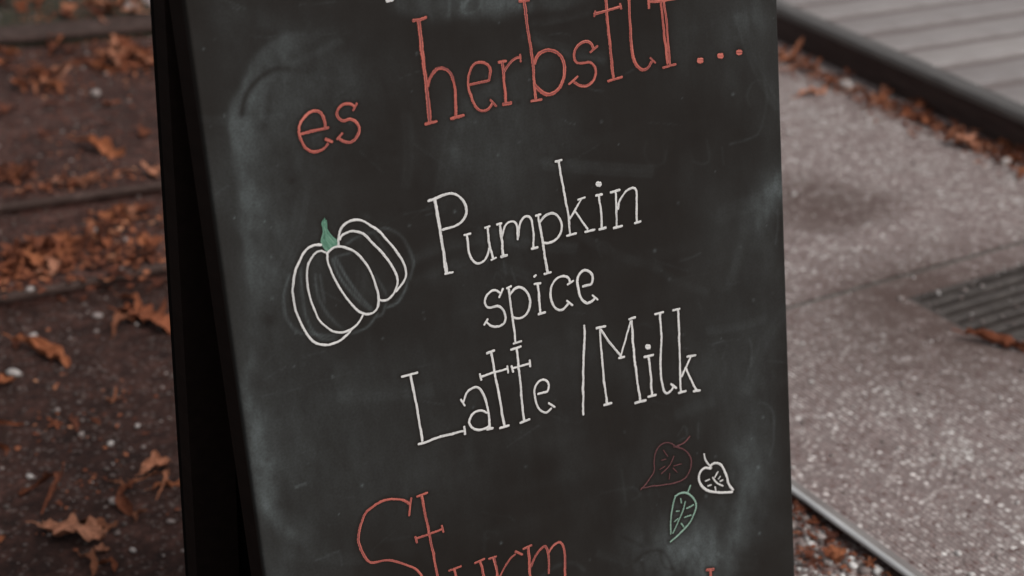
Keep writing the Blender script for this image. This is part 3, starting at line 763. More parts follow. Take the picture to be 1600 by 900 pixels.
# big wiped areas of chalk
wipe([(470, 58), (440, 64), (408, 88), (386, 125), (367, 165), (363, 190), (370, 225), (374, 270), (382, 320)], 7, 48, .30, [.1, .75, .95, 1, 1, .9, .6, .45, .55])
wipe([(380, 300), (380, 335), (386, 365), (392, 400), (396, 440), (396, 480), (394, 530)], 10, 24, .30, [.5, .85, 1, 1, .9, .5, .1])
ell(420, 330, 60, 40, 20, .08); ell(460, 200, 90, 130, 10, .10); ell(520, 120, 100, 60, 0, .06); ell(430, 450, 40, 150, 0, .05)
ell(355, 30, 30, 60, -6, .06); ell(390, 600, 16, 60, -8, .10); ell(399, 680, 14, 80, -8, .11); ell(416, 770, 16, 60, -12, .10)
wipe([(392, 575), (398, 640), (404, 700), (412, 745), (424, 800), (436, 850), (440, 905)], 7, 22, .10)
wipe([(420, 790), (436, 815), (462, 832)], 16, 16, .14); ell(452, 820, 34, 16, 30, .13); ell(470, 700, 90, 120, 0, .07); ell(420, 880, 20, 60, -10, .10)
ell(560, 600, 90, 60, 10, .04); ell(700, 600, 130, 60, -10, .03)
ell(720, 0, 90, 26, -4, .16, 4); ell(640, 8, 40, 24, 30, .08, 3); ell(840, 2, 60, 14, 0, .12, 3); ell(790, 6, 60, 20, -8, .10, 3)
ell(1180, 30, 26, 40, 10, .08); ell(1150, 50, 40, 30, 0, .05); ell(1120, 100, 90, 60, 0, .04)
ell(1214, 290, 16, 30, 12, .26); ell(1200, 330, 24, 50, 12, .13); ell(1205, 420, 20, 60, 0, .06); ell(1150, 560, 60, 90, 0, .05); ell(1200, 570, 24, 70, 0, .05)
ell(1085, 862, 48, 46, 10, .26); ell(1110, 838, 30, 44, -10, .12); ell(1050, 890, 60, 36, 0, .12); ell(1100, 900, 34, 40, 0, .12)
ell(1165, 745, 34, 60, 12, .12); ell(1178, 690, 26, 60, 8, .07); ell(1140, 800, 34, 50, 15, .13); ell(1030, 850, 60, 40, 0, .08)
ell(940, 560, 90, 70, 0, .03); ell(760, 200, 120, 70, 0, .03); ell(730, 260, 80, 60, 0, .04); ell(900, 700, 60, 80, 0, .02)
# finger marks and half-erased strokes
ghost([(378, 178), (383, 153), (400, 127), (427, 110), (450, 107)], 5.5, .8, True); ghost([(455, 108), (480, 114)], 6, .35, True)
ghost([(426, 135), (420, 160), (412, 200)], 6, .3, True)
ghost([(992, 878), (1005, 866), (1022, 860), (1036, 862), (1046, 876), (1050, 890)], 3.0, .55, True)
ghost([(1003, 878), (1008, 905)], 3.0, .5, True); ghost([(1032, 862), (1035, 880), (1042, 888), (1052, 888)], 3.0, .5, True)
ghost([(975, 840), (990, 846), (1000, 853)], 3, .5, True); ghost([(1085, 850), (1095, 860), (1090, 880)], 5, .35, True)
gp = [[(452, 430), (444, 460), (446, 490), (456, 510), (470, 520), (488, 523)], [(470, 420), (472, 460), (480, 500), (500, 528), (525, 530)],
      [(492, 430), (498, 465), (512, 490), (530, 510), (545, 520)], [(520, 405), (532, 435), (556, 465), (580, 486)], [(524, 402), (534, 420), (545, 440), (562, 462), (582, 484)],
      [(540, 383), (555, 372), (580, 364), (604, 357), (628, 370), (642, 395), (646, 412), (640, 435)],
      [(636, 430), (634, 450), (622, 472), (606, 480)], [(604, 470), (598, 490), (588, 495)], [(590, 490), (575, 510), (552, 520), (538, 518)],
      [(585, 365), (604, 395), (618, 420)], [(528, 400), (545, 396), (560, 392)], [(585, 430), (598, 450), (606, 466)], [(500, 430), (506, 470)], [(478, 515), (500, 524), (522, 524), (545, 516)]]
for k, g in enumerate(gp): ghost(g, 1.9, 1.55 * (.10, .09, .08, .13, .12, .10, .12, .12, .14, .07, .07, .06, .06, .10)[k]); ghost([(a + random.uniform(-3, 3), b + random.uniform(-3, 3)) for a, b in g], 1.2, .055)
for g, w_, k in (([(1172, 165), (1168, 150), (1175, 132), (1190, 126), (1198, 140), (1196, 170), (1186, 205), (1172, 216), (1140, 226)], 2.2, .07),
                 ([(1186, 628), (1200, 634), (1208, 652), (1208, 690), (1202, 712)], 2.4, .08), ([(1216, 330), (1216, 350), (1212, 380)], 2.0, .10),
                 ([(1010, 220), (1008, 240), (1018, 258), (1036, 254), (1042, 236)], 2.5, .03), ([(1084, 252), (1096, 256), (1108, 248), (1104, 220)], 2.5, .04),
                 ([(1128, 230), (1130, 256)], 2, .04), ([(1172, 528), (1174, 548), (1172, 572)], 2.2, .08), ([(1112, 540), (1120, 534), (1134, 536), (1128, 560)], 2.2, .05),
                 ([(1060, 680), (1070, 666), (1074, 682), (1060, 690)], 2, .05), ([(1091, 660), (1091, 684)], 2, .06), ([(940, 770), (985, 762)], 3, .03),
                 ([(990, 760), (1000, 772), (988, 780)], 2.4, .05), ([(1014, 776), (1018, 756), (1026, 764), (1030, 776)], 2.4, .05), ([(972, 735), (976, 770), (980, 790)], 2.4, .04),
                 ([(700, -6), (703, 10), (702, 26)], 3.0, .13), ([(735, -4), (722, 10), (728, 20), (745, 18), (752, 4), (748, -8)], 2.6, .11), ([(722, 4), (726, 12), (728, 2)], 2.6, .16),
                 ([(770, 438), (778, 426), (792, 446)], 2.0, .05), ([(786, 404), (790, 430)], 2.4, .05), ([(799, 420), (806, 442)], 2.0, .08),
                 ([(462, 760), (468, 759), (476, 757)], 2.4, .26), ([(495, 876), (530, 862)], 1.8, .10), ([(530, 862), (534, 884)], 1.8, .06), ([(410, 618), (470, 606)], 1.6, .06), ([(480, 600), (545, 582)], 1.4, .05),
                 ([(336, 305), (346, 298), (356, 290)], 2.5, .10), ([(868, 640), (900, 660), (925, 640)], 2.2, .03), ([(940, 400), (934, 384), (946, 378), (958, 392)], 2.2, .035),
                 ([(994, 510), (1008, 505), (1020, 512)], 2, .04), ([(840, 905), (870, 885), (895, 880), (912, 890)], 4, .05), ([(600, 845), (640, 838), (690, 836)], 3, .03), ([(756, 860), (758, 832), (778, 834)], 3, .025)):
    ghost([(a + random.uniform(-1, 1), b + random.uniform(-1, 1)) for a, b in g], w_ * .8, k * .72)
for (a, b, rad, k) in ((457, 282, 5, .8), (625, 327, 3.5, .7), (611, 213, 6, .5), (810, 160, 4, .7), (422, 500, 9, .5), (418, 718, 5, .6), (616, 240, 5, .6), (818, 398, 3, .7), (838, 400, 3, .7), (1192, 880, 4, .6), (635, 793, 3, .6), (815, 100, 3, .9), (890, 145, 3, .9), (946, 655, 3, .5), (1018, 636, 3, .6)):
    m_ = np.exp(-((PX - a) ** 2 + (PY - b) ** 2) / rad ** 2); dust *= 1 - k * m_
for k in range(140):
    a, b = random.uniform(300, 1220), random.uniform(-60, 900); q = np.exp(-((PX - a) ** 2 + (PY - b) ** 2) / random.uniform(.6, 2.2) ** 2); dust += random.uniform(.03, .30) * q

for k in range(34):      # broad cloth swipes
    a, b = random.uniform(320, 1200), random.uniform(-20, 900); t_ = random.uniform(-.5, .5) + (math.pi / 2 if random.random() < .35 else 0); L_ = random.uniform(60, 190); q = random.uniform(-.25, .25)
    pts = [(a + L_ * u * math.cos(t_ + q * u), b + L_ * u * math.sin(t_ + q * u)) for u in (-.5, -.17, .17, .5)]
    wd = random.uniform(7, 15); kk = random.uniform(.010, .030)
    for j in range(4): ghost([(x - math.sin(t_) * (j - 1.5) * wd * .45, y + math.cos(t_) * (j - 1.5) * wd * .45) for x, y in pts], random.uniform(1.8, wd * .5), kk * random.uniform(.3, 1.2))
for k in range(70):      # fine scratches
    a, b = random.uniform(300, 1215), random.uniform(-20, 900); t_ = random.gauss(0, .5); L_ = random.uniform(8, 60)
    ghost([(a, b), (a + L_ * .5 * math.cos(t_), b + L_ * .5 * math.sin(t_) + random.uniform(-2, 2)), (a + L_ * math.cos(t_), b + L_ * math.sin(t_))], random.uniform(.9, 1.5), random.uniform(.012, .06))

# strokes -----------------------------------------------------------
class Strokes:
    def __init__(s): s.v = []; s.f = []; s.uv = []; s.n = 0
    def add(s, pts, w):
        P = cr(pts, 2.2 if len(pts) > 2 else 3.0); ws = np.full(len(P), float(w) * .93)
        sd_ = random.uniform(0, 100)
        ws *= 1 + .55 * (fbm(np.arange(len(P)) * .11 + sd_, np.full(len(P), sd_), 77, 3) - .5)
        P = P + (np.stack([fbm(np.arange(len(P)) * .16 + sd_, np.full(len(P), 3.0), 81, 2), fbm(np.arange(len(P)) * .16 + sd_, np.full(len(P), 9.0), 91, 2)], 1) - .5) * 1.5
        T = np.gradient(P, axis=0); T /= np.linalg.norm(T, axis=1)[:, None] + 1e-9
        # rounded ends
        def cap(p, t, w0): r = w0 / 2; return [(p + t * r * q, w0 * z) for q, z in ((.30, .92), (.55, .72), (.72, .42))]
        pre = cap(P[0], -T[0], ws[0])[::-1]; post = cap(P[-1], T[-1], ws[-1])
        P = np.array([q[0] for q in pre] + list(P) + [q[0] for q in post]); ws = np.array([q[1] for q in pre] + list(ws) + [q[1] for q in post])
        Bp = np.array([board_xy(*p)[0] for p in P]); sc_ = np.array([board_xy(*p)[1] for p in P]) / FPX
        # keep on the panel
        if (Bp[:, 1] > yt - .01).any() or (Bp[:, 1] < yb + .01).any(): pass
        T = np.gradient(Bp, axis=0); T /= np.linalg.norm(T, axis=1)[:, None] + 1e-9; Nn = np.stack([-T[:, 1], T[:, 0]], 1)
        z = .00012 + s.n * .00006; i0 = len(s.v); L = 0; u0 = random.uniform(0, 50); s.n += 1; v0 = random.uniform(0, 50)
        for k in range(len(P)):
            if k: L += np.linalg.norm(Bp[k] - Bp[k - 1])
            hw = ws[k] * sc_[k] * .5 * 1.03
            for t, zz in ((-1, 0), (-.55, .00018), (0, .00024), (.55, .00018), (1, 0)):
                q = Bp[k] + Nn[k] * hw * t * (1 + random.gauss(0, .025)); s.v.append((q[0], q[1], z + zz)); s.uv.append((u0 + L, t))
        for k in range(len(P) - 1):
            for j in range(4):
                a = i0 + 5 * k + j; s.f.append((a, a + 1, a + 6, a + 5))
        # the chalk pen leaves a dust-free margin
        idx, d, _ = near(cr(pts, 3.0), 14); dust[idx] *= 1 - .75 * np.exp(-(np.maximum(d - w * .5, 0) / 3.0) ** 2)
    def disc(s, c, r):
        i = len(s.v); c0, z = board_xy(*c)[0], .00012 + s.n * .00006; s.n += 1; s.v.append((c0[0], c0[1], z + .0003)); s.uv.append((random.uniform(0, 9), 0.0))
        for k in range(18):
            a = k * 2 * math.pi / 18; R = r * (1 + random.gauss(0, .05)); q = board_xy(c[0] + R * math.cos(a), c[1] + R * 1.02 * math.sin(a))[0]; s.v.append((q[0], q[1], z)); s.uv.append((s.uv[i][0] + .004 * math.cos(a), math.sin(a)))
        for k in range(18): s.f.append((i, i + 1 + (k + 1) % 18, i + 1 + k))
        idx, d, _ = near(np.array([c], float), 16); dust[idx] *= 1 - .75 * np.exp(-(np.maximum(d - r, 0) / 3.0) ** 2)
    def fill(s, poly, sub=3):
        P = cr(poly + [poly[0]], 3.0)[:-1]; i = len(s.v); z = .00012 + s.n * .00006; s.n += 1
        B = [board_xy(*p)[0] for p in P]; c = np.mean(B, 0)
        # concave outline: strips between the two sides
        half = len(B) // 2; A_ = B[:half + 1]; C_ = (B[half:] + [B[0]])[::-1]; m_ = 24
        for k in range(m_ + 1):
            a = np.array(A_)[min(len(A_) - 1, int(round(k / m_ * (len(A_) - 1))))]; b = np.array(C_)[min(len(C_) - 1, int(round(k / m_ * (len(C_) - 1))))]
            for j in range(5):
                q = a + (b - a) * j / 4; s.v.append((q[0], q[1], z + (.0002 if 0 < j < 4 else 0))); s.uv.append((q[0] * 1.5 + q[1], (j / 2 - 1) * .55))
        for k in range(m_):
            for j in range(4):
                a = i + 5 * k + j; s.f.append((a, a + 1, a + 6, a + 5))
        idx, d, _ = near(P, 14); dust[idx] *= 1 - .7 * np.exp(-(d / 4.0) ** 2)
    def build(s, name, mat, parent, label=None):
        o = mesh_obj(name, s.v, s.f, mat, parent, True)
        uvl = o.data.uv_layers.new(name='UVMap'); li = np.empty(len(o.data.loops), np.int32); o.data.loops.foreach_get('vertex_index', li)
        uvl.data.foreach_set('uv', np.array(s.uv, np.float32)[li].ravel())
        # faces outwards
        if o.data.polygons[0].normal.z < 0: o.data.flip_normals()
        if label: o['label'] = label
        return o

WR = 6.0; WW = 4.6
LETTERS = [   # (word, letter, material, [strokes (points, width)], [dots (centre, radius)])
 ('es', 'e', M_RED, [([(468.3, 209.6), (490, 204.5), (512.9, 199.6)], 5.2), ([(507.4, 199.9), (506.8, 188.9), (502.5, 177.9), (495.2, 173.6), (485.4, 174.8), (475.7, 182.2), (468.3, 195), (467.1, 208.4), (470.2, 219.4), (476.9, 230.4), (487.9, 237.1), (497.6, 236.5), (506.2, 232.2), (512.3, 224.3)], 5.2), ([(508.5, 217.8), (518, 221)], 5.2)], []),
 ('es', 's', M_RED, [([(557.6, 161.5), (551.6, 172.6)], 4.2), ([(552.6, 165.7), (546.5, 162), (538, 162.6), (530, 168.7), (526.4, 176.7), (529.4, 184.6), (536.7, 188.3), (546.5, 185.8), (555.1, 188.9), (560.6, 197.4), (560, 208.4), (553.8, 218.2), (544.1, 222.7), (534.3, 219.6), (529.4, 215.2)], 5.2), ([(526, 217.4), (534, 208)], 4.4)], []),
 ('herbstlt', 'h', M_RED, [([(646, 32.4), (656, 31.3), (665, 27.4)], 5), ([(654.3, 34), (659, 79), (666.5, 138), (671.4, 189)], 7.6), ([(664.6, 194.2), (681, 189.8)], 5), ([(668, 134), (671.6, 121.3), (680, 110), (689.6, 106.5), (701.2, 111.8), (708, 125.5), (711.3, 146.6), (712, 180)], 5.8), ([(705, 185.2), (723.5, 180)], 5.6)], []),
 ('herbstlt', 'e', M_RED, [([(732.3, 132), (750, 128.8), (763.8, 125.6)], 5), ([(764.4, 125), (765.6, 109.1), (760.4, 100), (748.9, 97.3), (738.8, 103), (732.5, 116.3), (731, 132.2), (733.7, 143.8), (738.8, 159.7), (746, 170), (754.7, 173.4), (763.3, 170), (769.4, 162)], 5), ([(766, 156), (774.8, 165.6)], 4)], []),
 ('herbstlt', 'r', M_RED, [([(779, 96.8), (790, 95.4)], 4.8), ([(784.3, 98), (787.2, 125), (790.6, 160)], 5.6), ([(786.6, 163), (797.8, 160.8)], 5.6), ([(787.4, 113.4), (792.2, 104.8), (800.9, 94.9), (807, 91), (812.6, 89.8)], 4.8), ([(812.7, 85), (813.6, 95.4)], 3.8)], []),
 ('herbstlt', 'b', M_RED, [([(812, 2), (826, .6)], 5), ([(819, 3), (824.6, 47.2), (831.2, 90.7), (836.6, 153)], 5.6), ([(830, 158), (845, 155.2)], 5), ([(835, 99.2), (839.7, 87.2), (849.1, 80), (858.6, 78.4), (869.9, 82), (878.8, 92.6), (882.2, 105.8), (879.6, 124.7), (872.2, 139), (858.6, 147.4), (847.2, 144.5), (837, 134.6)], 6.2)], []),
 ('herbstlt', 's', M_RED, [([(922.6, 81.6), (933.2, 72)], 4), ([(926.6, 75), (922.8, 67.4), (914.3, 64.6), (904.2, 69.6), (898, 79.4), (897, 89.7), (900.6, 97.4), (909.6, 98.8), (920.9, 97.3), (928, 103), (931, 113.4), (928, 124.4), (919, 132.6), (907.7, 134), (897, 129)], 5.2), ([(889.4, 131.6), (902.6, 120)], 4.4)], []),
 ('herbstlt', 't', M_RED, [([(945.5, -16), (948, 23.3), (953.4, 73.1), (958, 121)], 6), ([(929, 21.4), (950, 15.4), (969.4, 10.2)], 5.2), ([(929.6, 17.4), (928.2, 25.6)], 4.2), ([(968.4, 6.2), (970.2, 13.6)], 4.2), ([(950.4, 127), (971.4, 120.8)], 5), ([(938, -16), (953, -20)], 5)], []),
 ('herbstlt', 'l', M_RED, [([(981.4, -28), (983.8, 31.1), (986.9, 74.6), (992.3, 98), (999.3, 106.9), (1006.3, 109.3), (1012.5, 106), (1017.6, 97)], 5.8), ([(1015.8, 91), (1023.4, 98.2)], 4), ([(973, -28), (990, -32)], 5)], []),
 ('herbstlt', 't', M_RED, [([(1014.1, 3.4), (1030, 1.4), (1056, -3)], 5), ([(1013.4, .5), (1014, 12.2)], 4.4), ([(1032.4, 3), (1037.4, 51.3), (1043, 99.2)], 4.6), ([(1037, 3), (1042.4, 51.3), (1046.4, 98.6)], 4.4), ([(1035.6, 106.2), (1054.8, 100.6)], 4.8), ([(1030, -30), (1033.5, 1)], 6)], []),
 ('dots', '.', M_RED, [], [((1094, 94.5), 5.2)]), ('dots', '.', M_RED, [], [((1125.8, 87.2), 5.0)]), ('dots', '.', M_RED, [], [((1155, 81.6), 4.8)]),
 ('Pumpkin', 'P', M_WHITE, [([(679, 312.3), (685, 345), (692, 389.3), (697.6, 426)], 6.4), ([(695, 428.2), (707, 425.2)], 4.6), ([(669.6, 313.8), (680.3, 310), (694.3, 304.4), (706, 302.4), (717.7, 307), (726.4, 318.2), (728, 333.3), (722, 345.6), (710.7, 353.5), (692, 359)], 4.8)], []),
 ('Pumpkin', 'u', M_WHITE, [([(725, 367), (734.6, 364.6)], 4.4), ([(729.3, 367.9), (731.7, 387), (735.9, 402.6), (743.3, 410.8), (752.7, 409.3), (760.2, 401), (763.9, 388)], 4.4), ([(757.6, 356), (764.4, 353.8)], 4.6), ([(761.6, 356.7), (764.6, 382.3), (769.8, 402.6)], 4.2), ([(767.8, 405.8), (774.8, 402)], 4.2)], []),
 ('Pumpkin', 'm', M_WHITE, [([(776.8, 350.8), (783.6, 349.2)], 4.6), ([(781.4, 350.8), (783.5, 373), (786.3, 399)], 4.8), ([(782.6, 401.2), (791.2, 398.3)], 4.6), ([(783.7, 370.7), (787.7, 355), (794.7, 346.8), (802.6, 346.2), (807.2, 354.3), (809, 373.6)], 4.4), ([(809, 370), (811, 352), (816.8, 340.9), (823.8, 338.2), (830.4, 344), (832.8, 361.3), (833, 386.4)], 4.4), ([(830.4, 389), (838.8, 386.8)], 4.6)], []),
 ('Pumpkin', 'p', M_WHITE, [([(837.2, 337.2), (844, 335.3)], 4.2), ([(841, 337.3), (848, 379.3), (854.8, 425.2)], 4.6), ([(850.7, 427.6), (860.6, 425)], 4.4), ([(843.3, 346.7), (852.7, 336.6), (864.3, 333.3), (873.3, 340), (877.3, 351.3), (875.4, 365.1), (867.4, 375.2), (857.3, 379), (848, 379)], 4.4)], []),
 ('Pumpkin', 'k', M_WHITE, [([(867.4, 252.4), (877, 250)], 4.4), ([(872.5, 252.4), (881.8, 304.7), (887.7, 337.3), (890.6, 366)], 4.2), ([(885, 368.6), (899.2, 364.9)], 4.4), ([(889.5, 342), (899.3, 326.8), (908, 311)], 4.0), ([(903.2, 312), (913.8, 308.9)], 4.0), ([(899.3, 331.5), (917.8, 358)], 4.0), ([(913.6, 362), (927.8, 359)], 4.2)], []),
 ('Pumpkin', 'i', M_WHITE, [([(931, 305.8), (939.6, 304.2)], 4.4), ([(935.2, 306), (938.6, 330.3), (940.2, 355.6)], 4.4), ([(936.2, 358.6), (945.4, 356.2)], 4.6)], [((935.3, 287.6), 4.8)]),
 ('Pumpkin', 'n', M_WHITE, [([(954.4, 300.5), (968, 296.7)], 4.2), ([(961.6, 299.5), (962.8, 328), (962.8, 353)], 4.2), ([(958.9, 355.8), (971, 352.8)], 4.4), ([(965.1, 326.1), (968.2, 314), (976.3, 300.4), (986.8, 294), (993.4, 298.2), (994.5, 318.7), (995, 346)], 4.2), ([(991.8, 348.8), (1000.8, 345.8)], 4.4)], []),
 ('spice', 's', M_WHITE, [([(785.4, 451.4), (779.7, 464)], 4.0), ([(780.7, 456.9), (776.2, 453.6), (769.1, 453.8), (760.6, 461.3), (757, 471.1), (759.6, 478.6), (765.5, 480.8), (777.1, 478), (784.9, 482.7), (790.2, 494.2), (787.4, 504.4), (778, 509.8), (768.2, 509.4), (760, 503.8)], 4.4), ([(755.9, 507.6), (761.2, 499)], 4.0)], []),
 ('spice', 'p', M_WHITE, [([(791.6, 450.4), (797.8, 447.4)], 4.0), ([(794.9, 451.5), (798.4, 483.5), (805.3, 533.4)], 4.4), ([(802.2, 536.6), (814, 533.2)], 4.4), ([(796.7, 461.3), (802, 452), (810, 448.2), (818.5, 451.2), (825.4, 461.3), (827.6, 474.7), (823.8, 488.5), (815.3, 496.3), (804.7, 496.9), (799.6, 494.2)], 4.4)], []),
 ('spice', 'i', M_WHITE, [([(834.4, 432.4), (837, 430.4)], 4.0), ([(835.2, 444.1), (844.6, 442.4)], 4.4), ([(839.8, 444.6), (842.3, 469.3), (844, 488.4)], 4.4), ([(841.4, 490.2), (851, 487.8)], 4.6)], []),
 ('spice', 'c', M_WHITE, [([(886.8, 444.4), (895.2, 438.6)], 4.0), ([(890.6, 441.4), (887.3, 434.2), (878.4, 431.2), (868.9, 435.9), (862.1, 447.1), (860.4, 462.2), (863.7, 476), (870.4, 483.6), (879.3, 482.8), (888, 474)], 4.4), ([(885.6, 469.9), (893.8, 476.4)], 4.0)], []),
 ('spice', 'e', M_WHITE, [([(911, 447.4), (918, 445), (924.4, 442.5), (925.8, 432), (921.8, 424.6), (913.1, 421.6), (905.5, 427), (902.1, 439.1), (903.8, 455.1), (909.7, 468), (917.5, 473.7), (925.3, 470.8), (929.6, 466)], 4.4), ([(925.2, 461.8), (933.3, 468)], 4.0)], []),
 ('Latte', 'L', M_WHITE, [([(627.8, 588.4), (652, 582.5)], 4.4), ([(642.1, 587.6), (649.1, 625.6), (659.4, 688)], 4.8), ([(653.8, 694), (662.8, 692), (679.7, 684.7), (700.8, 678.8), (724.4, 673.2)], 4.6), ([(724.7, 666.5), (726, 678)], 4.6)], []),
 ('Latte', 'a', M_WHITE, [([(720.2, 624), (726, 633.2)], 4.4), ([(723.6, 627.7), (728.2, 615), (736.7, 607), (746.2, 605.4), (755.2, 615), (760.5, 631.9), (763.8, 650.9), (765, 668.4)], 4.4), ([(761, 670.7), (769.2, 668.6)], 4.6), ([(760.7, 644.4), (753.6, 641.2), (743, 642.8), (735, 650.9), (732.6, 659.3), (737.9, 668.4), (747.2, 671.8), (757.8, 669.4), (763, 665.7)], 4.4)], []),
 ('Latte', 't', M_WHITE, [([(760.2, 551.8), (771.4, 547.7)], 4.4), ([(767.3, 549.8), (772.6, 583.3), (781, 625.6), (787.8, 665)], 4.8), ([(780.6, 668.6), (794, 664.9)], 4.4), ([(750.8, 588.4), (792.2, 576.1)], 4.0), ([(749, 584.6), (751.2, 593.2)], 4.2), ([(791.7, 572), (793.5, 582)], 4.2)], []),
 ('Latte', 't', M_WHITE, [([(798.2, 546.7), (813, 541.4)], 4.2), ([(806.7, 544.5), (810.5, 574.9), (814.8, 621.3), (818.8, 656.6)], 4.6), ([(812.4, 660.7), (826.6, 655.4)], 4.4), ([(800.2, 575.1), (827.8, 567.6)], 4.0), ([(798.7, 572), (800.8, 580.6)], 4.2), ([(827.5, 562.9), (828.4, 571.8)], 4.4)], []),
 ('Latte', 'e', M_WHITE, [([(840.3, 615.3), (848, 613.6), (854.6, 611.6), (856.8, 601.3), (852.6, 594.8), (844.4, 594.4), (837.4, 602.5), (835, 615), (837.4, 629.8), (843.5, 640.9), (852.8, 644.4), (860.9, 638.2)], 4.2), ([(857.6, 630.3), (866.3, 635.8)], 4.2)], []),
 ('slash', '/', M_WHITE, [([(912.9, 508.4), (913.3, 533.3), (911.1, 582.2), (911.1, 647.2)], 4.4)], []),
 ('Milk', 'M', M_WHITE, [([(932.4, 513.1), (945.6, 510.2)], 4.2), ([(936.7, 514.4), (939.6, 553.3), (943.3, 591.1), (947.7, 629.4)], 4.4), ([(943.5, 633), (955, 629.6)], 4.6), ([(938.2, 514.4), (953.3, 536.7), (969.1, 556.2)], 4.2), ([(966.9, 559.3), (974.5, 557.5)], 4.4), ([(969.5, 555.6), (977.8, 526.7), (985.4, 502.4)], 4.2), ([(982.4, 498.7), (992, 495.8)], 4.4), ([(986.4, 501.1), (989.3, 544.4), (994.4, 588.9), (999.8, 625)], 4.8), ([(992, 629), (1007.5, 625.2)], 4.6)], []),
 ('Milk', 'i', M_WHITE, [([(1006.8, 557.6), (1019.7, 554.6)], 4.2), ([(1013.4, 557.8), (1016.7, 586.7), (1018.3, 617.4)], 4.4), ([(1012.6, 620.2), (1024.2, 616.9)], 4.8)], [((1012.2, 541.8), 4.5)]),
 ('Milk', 'l', M_WHITE, [([(1024.1, 490.9), (1036, 487.3)], 4.2), ([(1031.2, 490), (1032.9, 526.7), (1032.2, 560), (1033.3, 593.3), (1036.9, 609.4), (1042.2, 614.9), (1047.6, 610.9), (1051.8, 604.8)], 4.4), ([(1048.3, 600.1), (1056.2, 605.8)], 4.2)], []),
 ('Milk', 'k', M_WHITE, [([(1051.8, 484.7), (1061.6, 482.4)], 4.2), ([(1058.9, 484.6), (1061.1, 526.7), (1061.8, 566.7), (1064, 612.8)], 4.4), ([(1060.3, 614.2), (1071, 611.3)], 4.4), ([(1065.1, 587.8), (1071.1, 574.4), (1079.8, 557)], 4.0), ([(1073.6, 557.1), (1086, 554.6)], 4.2), ([(1071.8, 575.6), (1080, 593.3), (1087.6, 609.6)], 4.2), ([(1083.4, 611), (1092.6, 609.5)], 4.4)], []),
 ('Sturm', 'S', M_RED, [([(642.3, 778.2), (639.3, 805.2)], 3.8), ([(640.6, 788), (633.3, 782.8), (622.5, 780.2), (606.9, 779.7), (592.9, 784.4), (580.6, 792.9), (571.3, 802.2), (564.3, 817.6), (560.2, 834.7), (561.2, 851.8), (568, 867.3), (574.2, 875.6), (582, 879.3), (594.4, 876.8), (610, 875.4), (624, 879), (639.6, 884.5), (648.9, 889.1), (655.1, 895.3), (659.5, 902), (668, 925), (664, 955), (645, 980), (612, 985), (590, 970)], 4.6)], []),
 ('Sturm', 't', M_RED, [([(651.5, 776.4), (667.6, 770)], 4.0), ([(659.5, 776.3), (664.4, 803.6), (672.2, 842.5), (683.1, 896.9), (694, 955)], 4.8), ([(650, 841.6), (690.6, 826.3)], 4.0), ([(648.4, 838.6), (650.7, 847.2)], 4.0), ([(689.9, 821.2), (692.3, 831)], 4.0), ([(686, 960), (704, 952)], 4.2)], []),
 ('Sturm', 'u', M_RED, [([(701.5, 891.5), (719.4, 884.9)], 4.0), ([(709.7, 889.6), (711.7, 898.8), (718, 930), (730, 946), (746, 940), (756, 915)], 4.4), ([(741.6, 880.2), (756, 873.6)], 4.0), ([(749.7, 878.4), (753, 888.3), (755.2, 900), (762, 940)], 5.0)], []),
 ('Sturm', 'r', M_RED, [([(764.2, 873.3), (775.4, 869)], 4.0), ([(770.7, 871.4), (775.3, 885.6), (778, 902), (784, 935)], 4.8), ([(779, 908), (782, 899.4), (787.8, 886.9), (796.3, 873.8), (804.6, 865.8)], 3.6), ([(805.4, 861.6), (815, 866)], 4.4)], []),
 ('Sturm', 'm', M_RED, [([(818, 857.1), (830.4, 851.8)], 4.2), ([(824.5, 854.8), (827.2, 876.4), (828, 902), (832, 930)], 5.0), ([(829.1, 885.6), (834.4, 872.5), (842.3, 859.9), (850.8, 853), (855, 858.6), (857, 872.5), (857, 895.4)], 4.4), ([(857.3, 863.3), (863.3, 853.4), (872.2, 847), (877.3, 849), (881.7, 862), (882.7, 879.1), (882.2, 902), (885, 930)], 4.6)], []),
 ('lower line', 'l', M_RED, [([(1104.5, 890.2), (1114.4, 889.6)], 4.6), ([(1109.4, 890.8), (1110.4, 915), (1112, 940)], 5.0)], []),
 ('upper line', 'p', M_WHITE, [([(604.6, .8), (612, -1)], 7.4), ([(600, -40), (607, -2)], 6)], []),
]
built = []
for word, ch, mat, strokes, dots in LETTERS:
    s = Strokes()
    for pts, wd in strokes: s.add(pts, wd)
    for c0, r0 in dots: s.disc(c0, r0)
    built.append((word, ch, mat, s))
pump = Strokes(); WP = 4.3
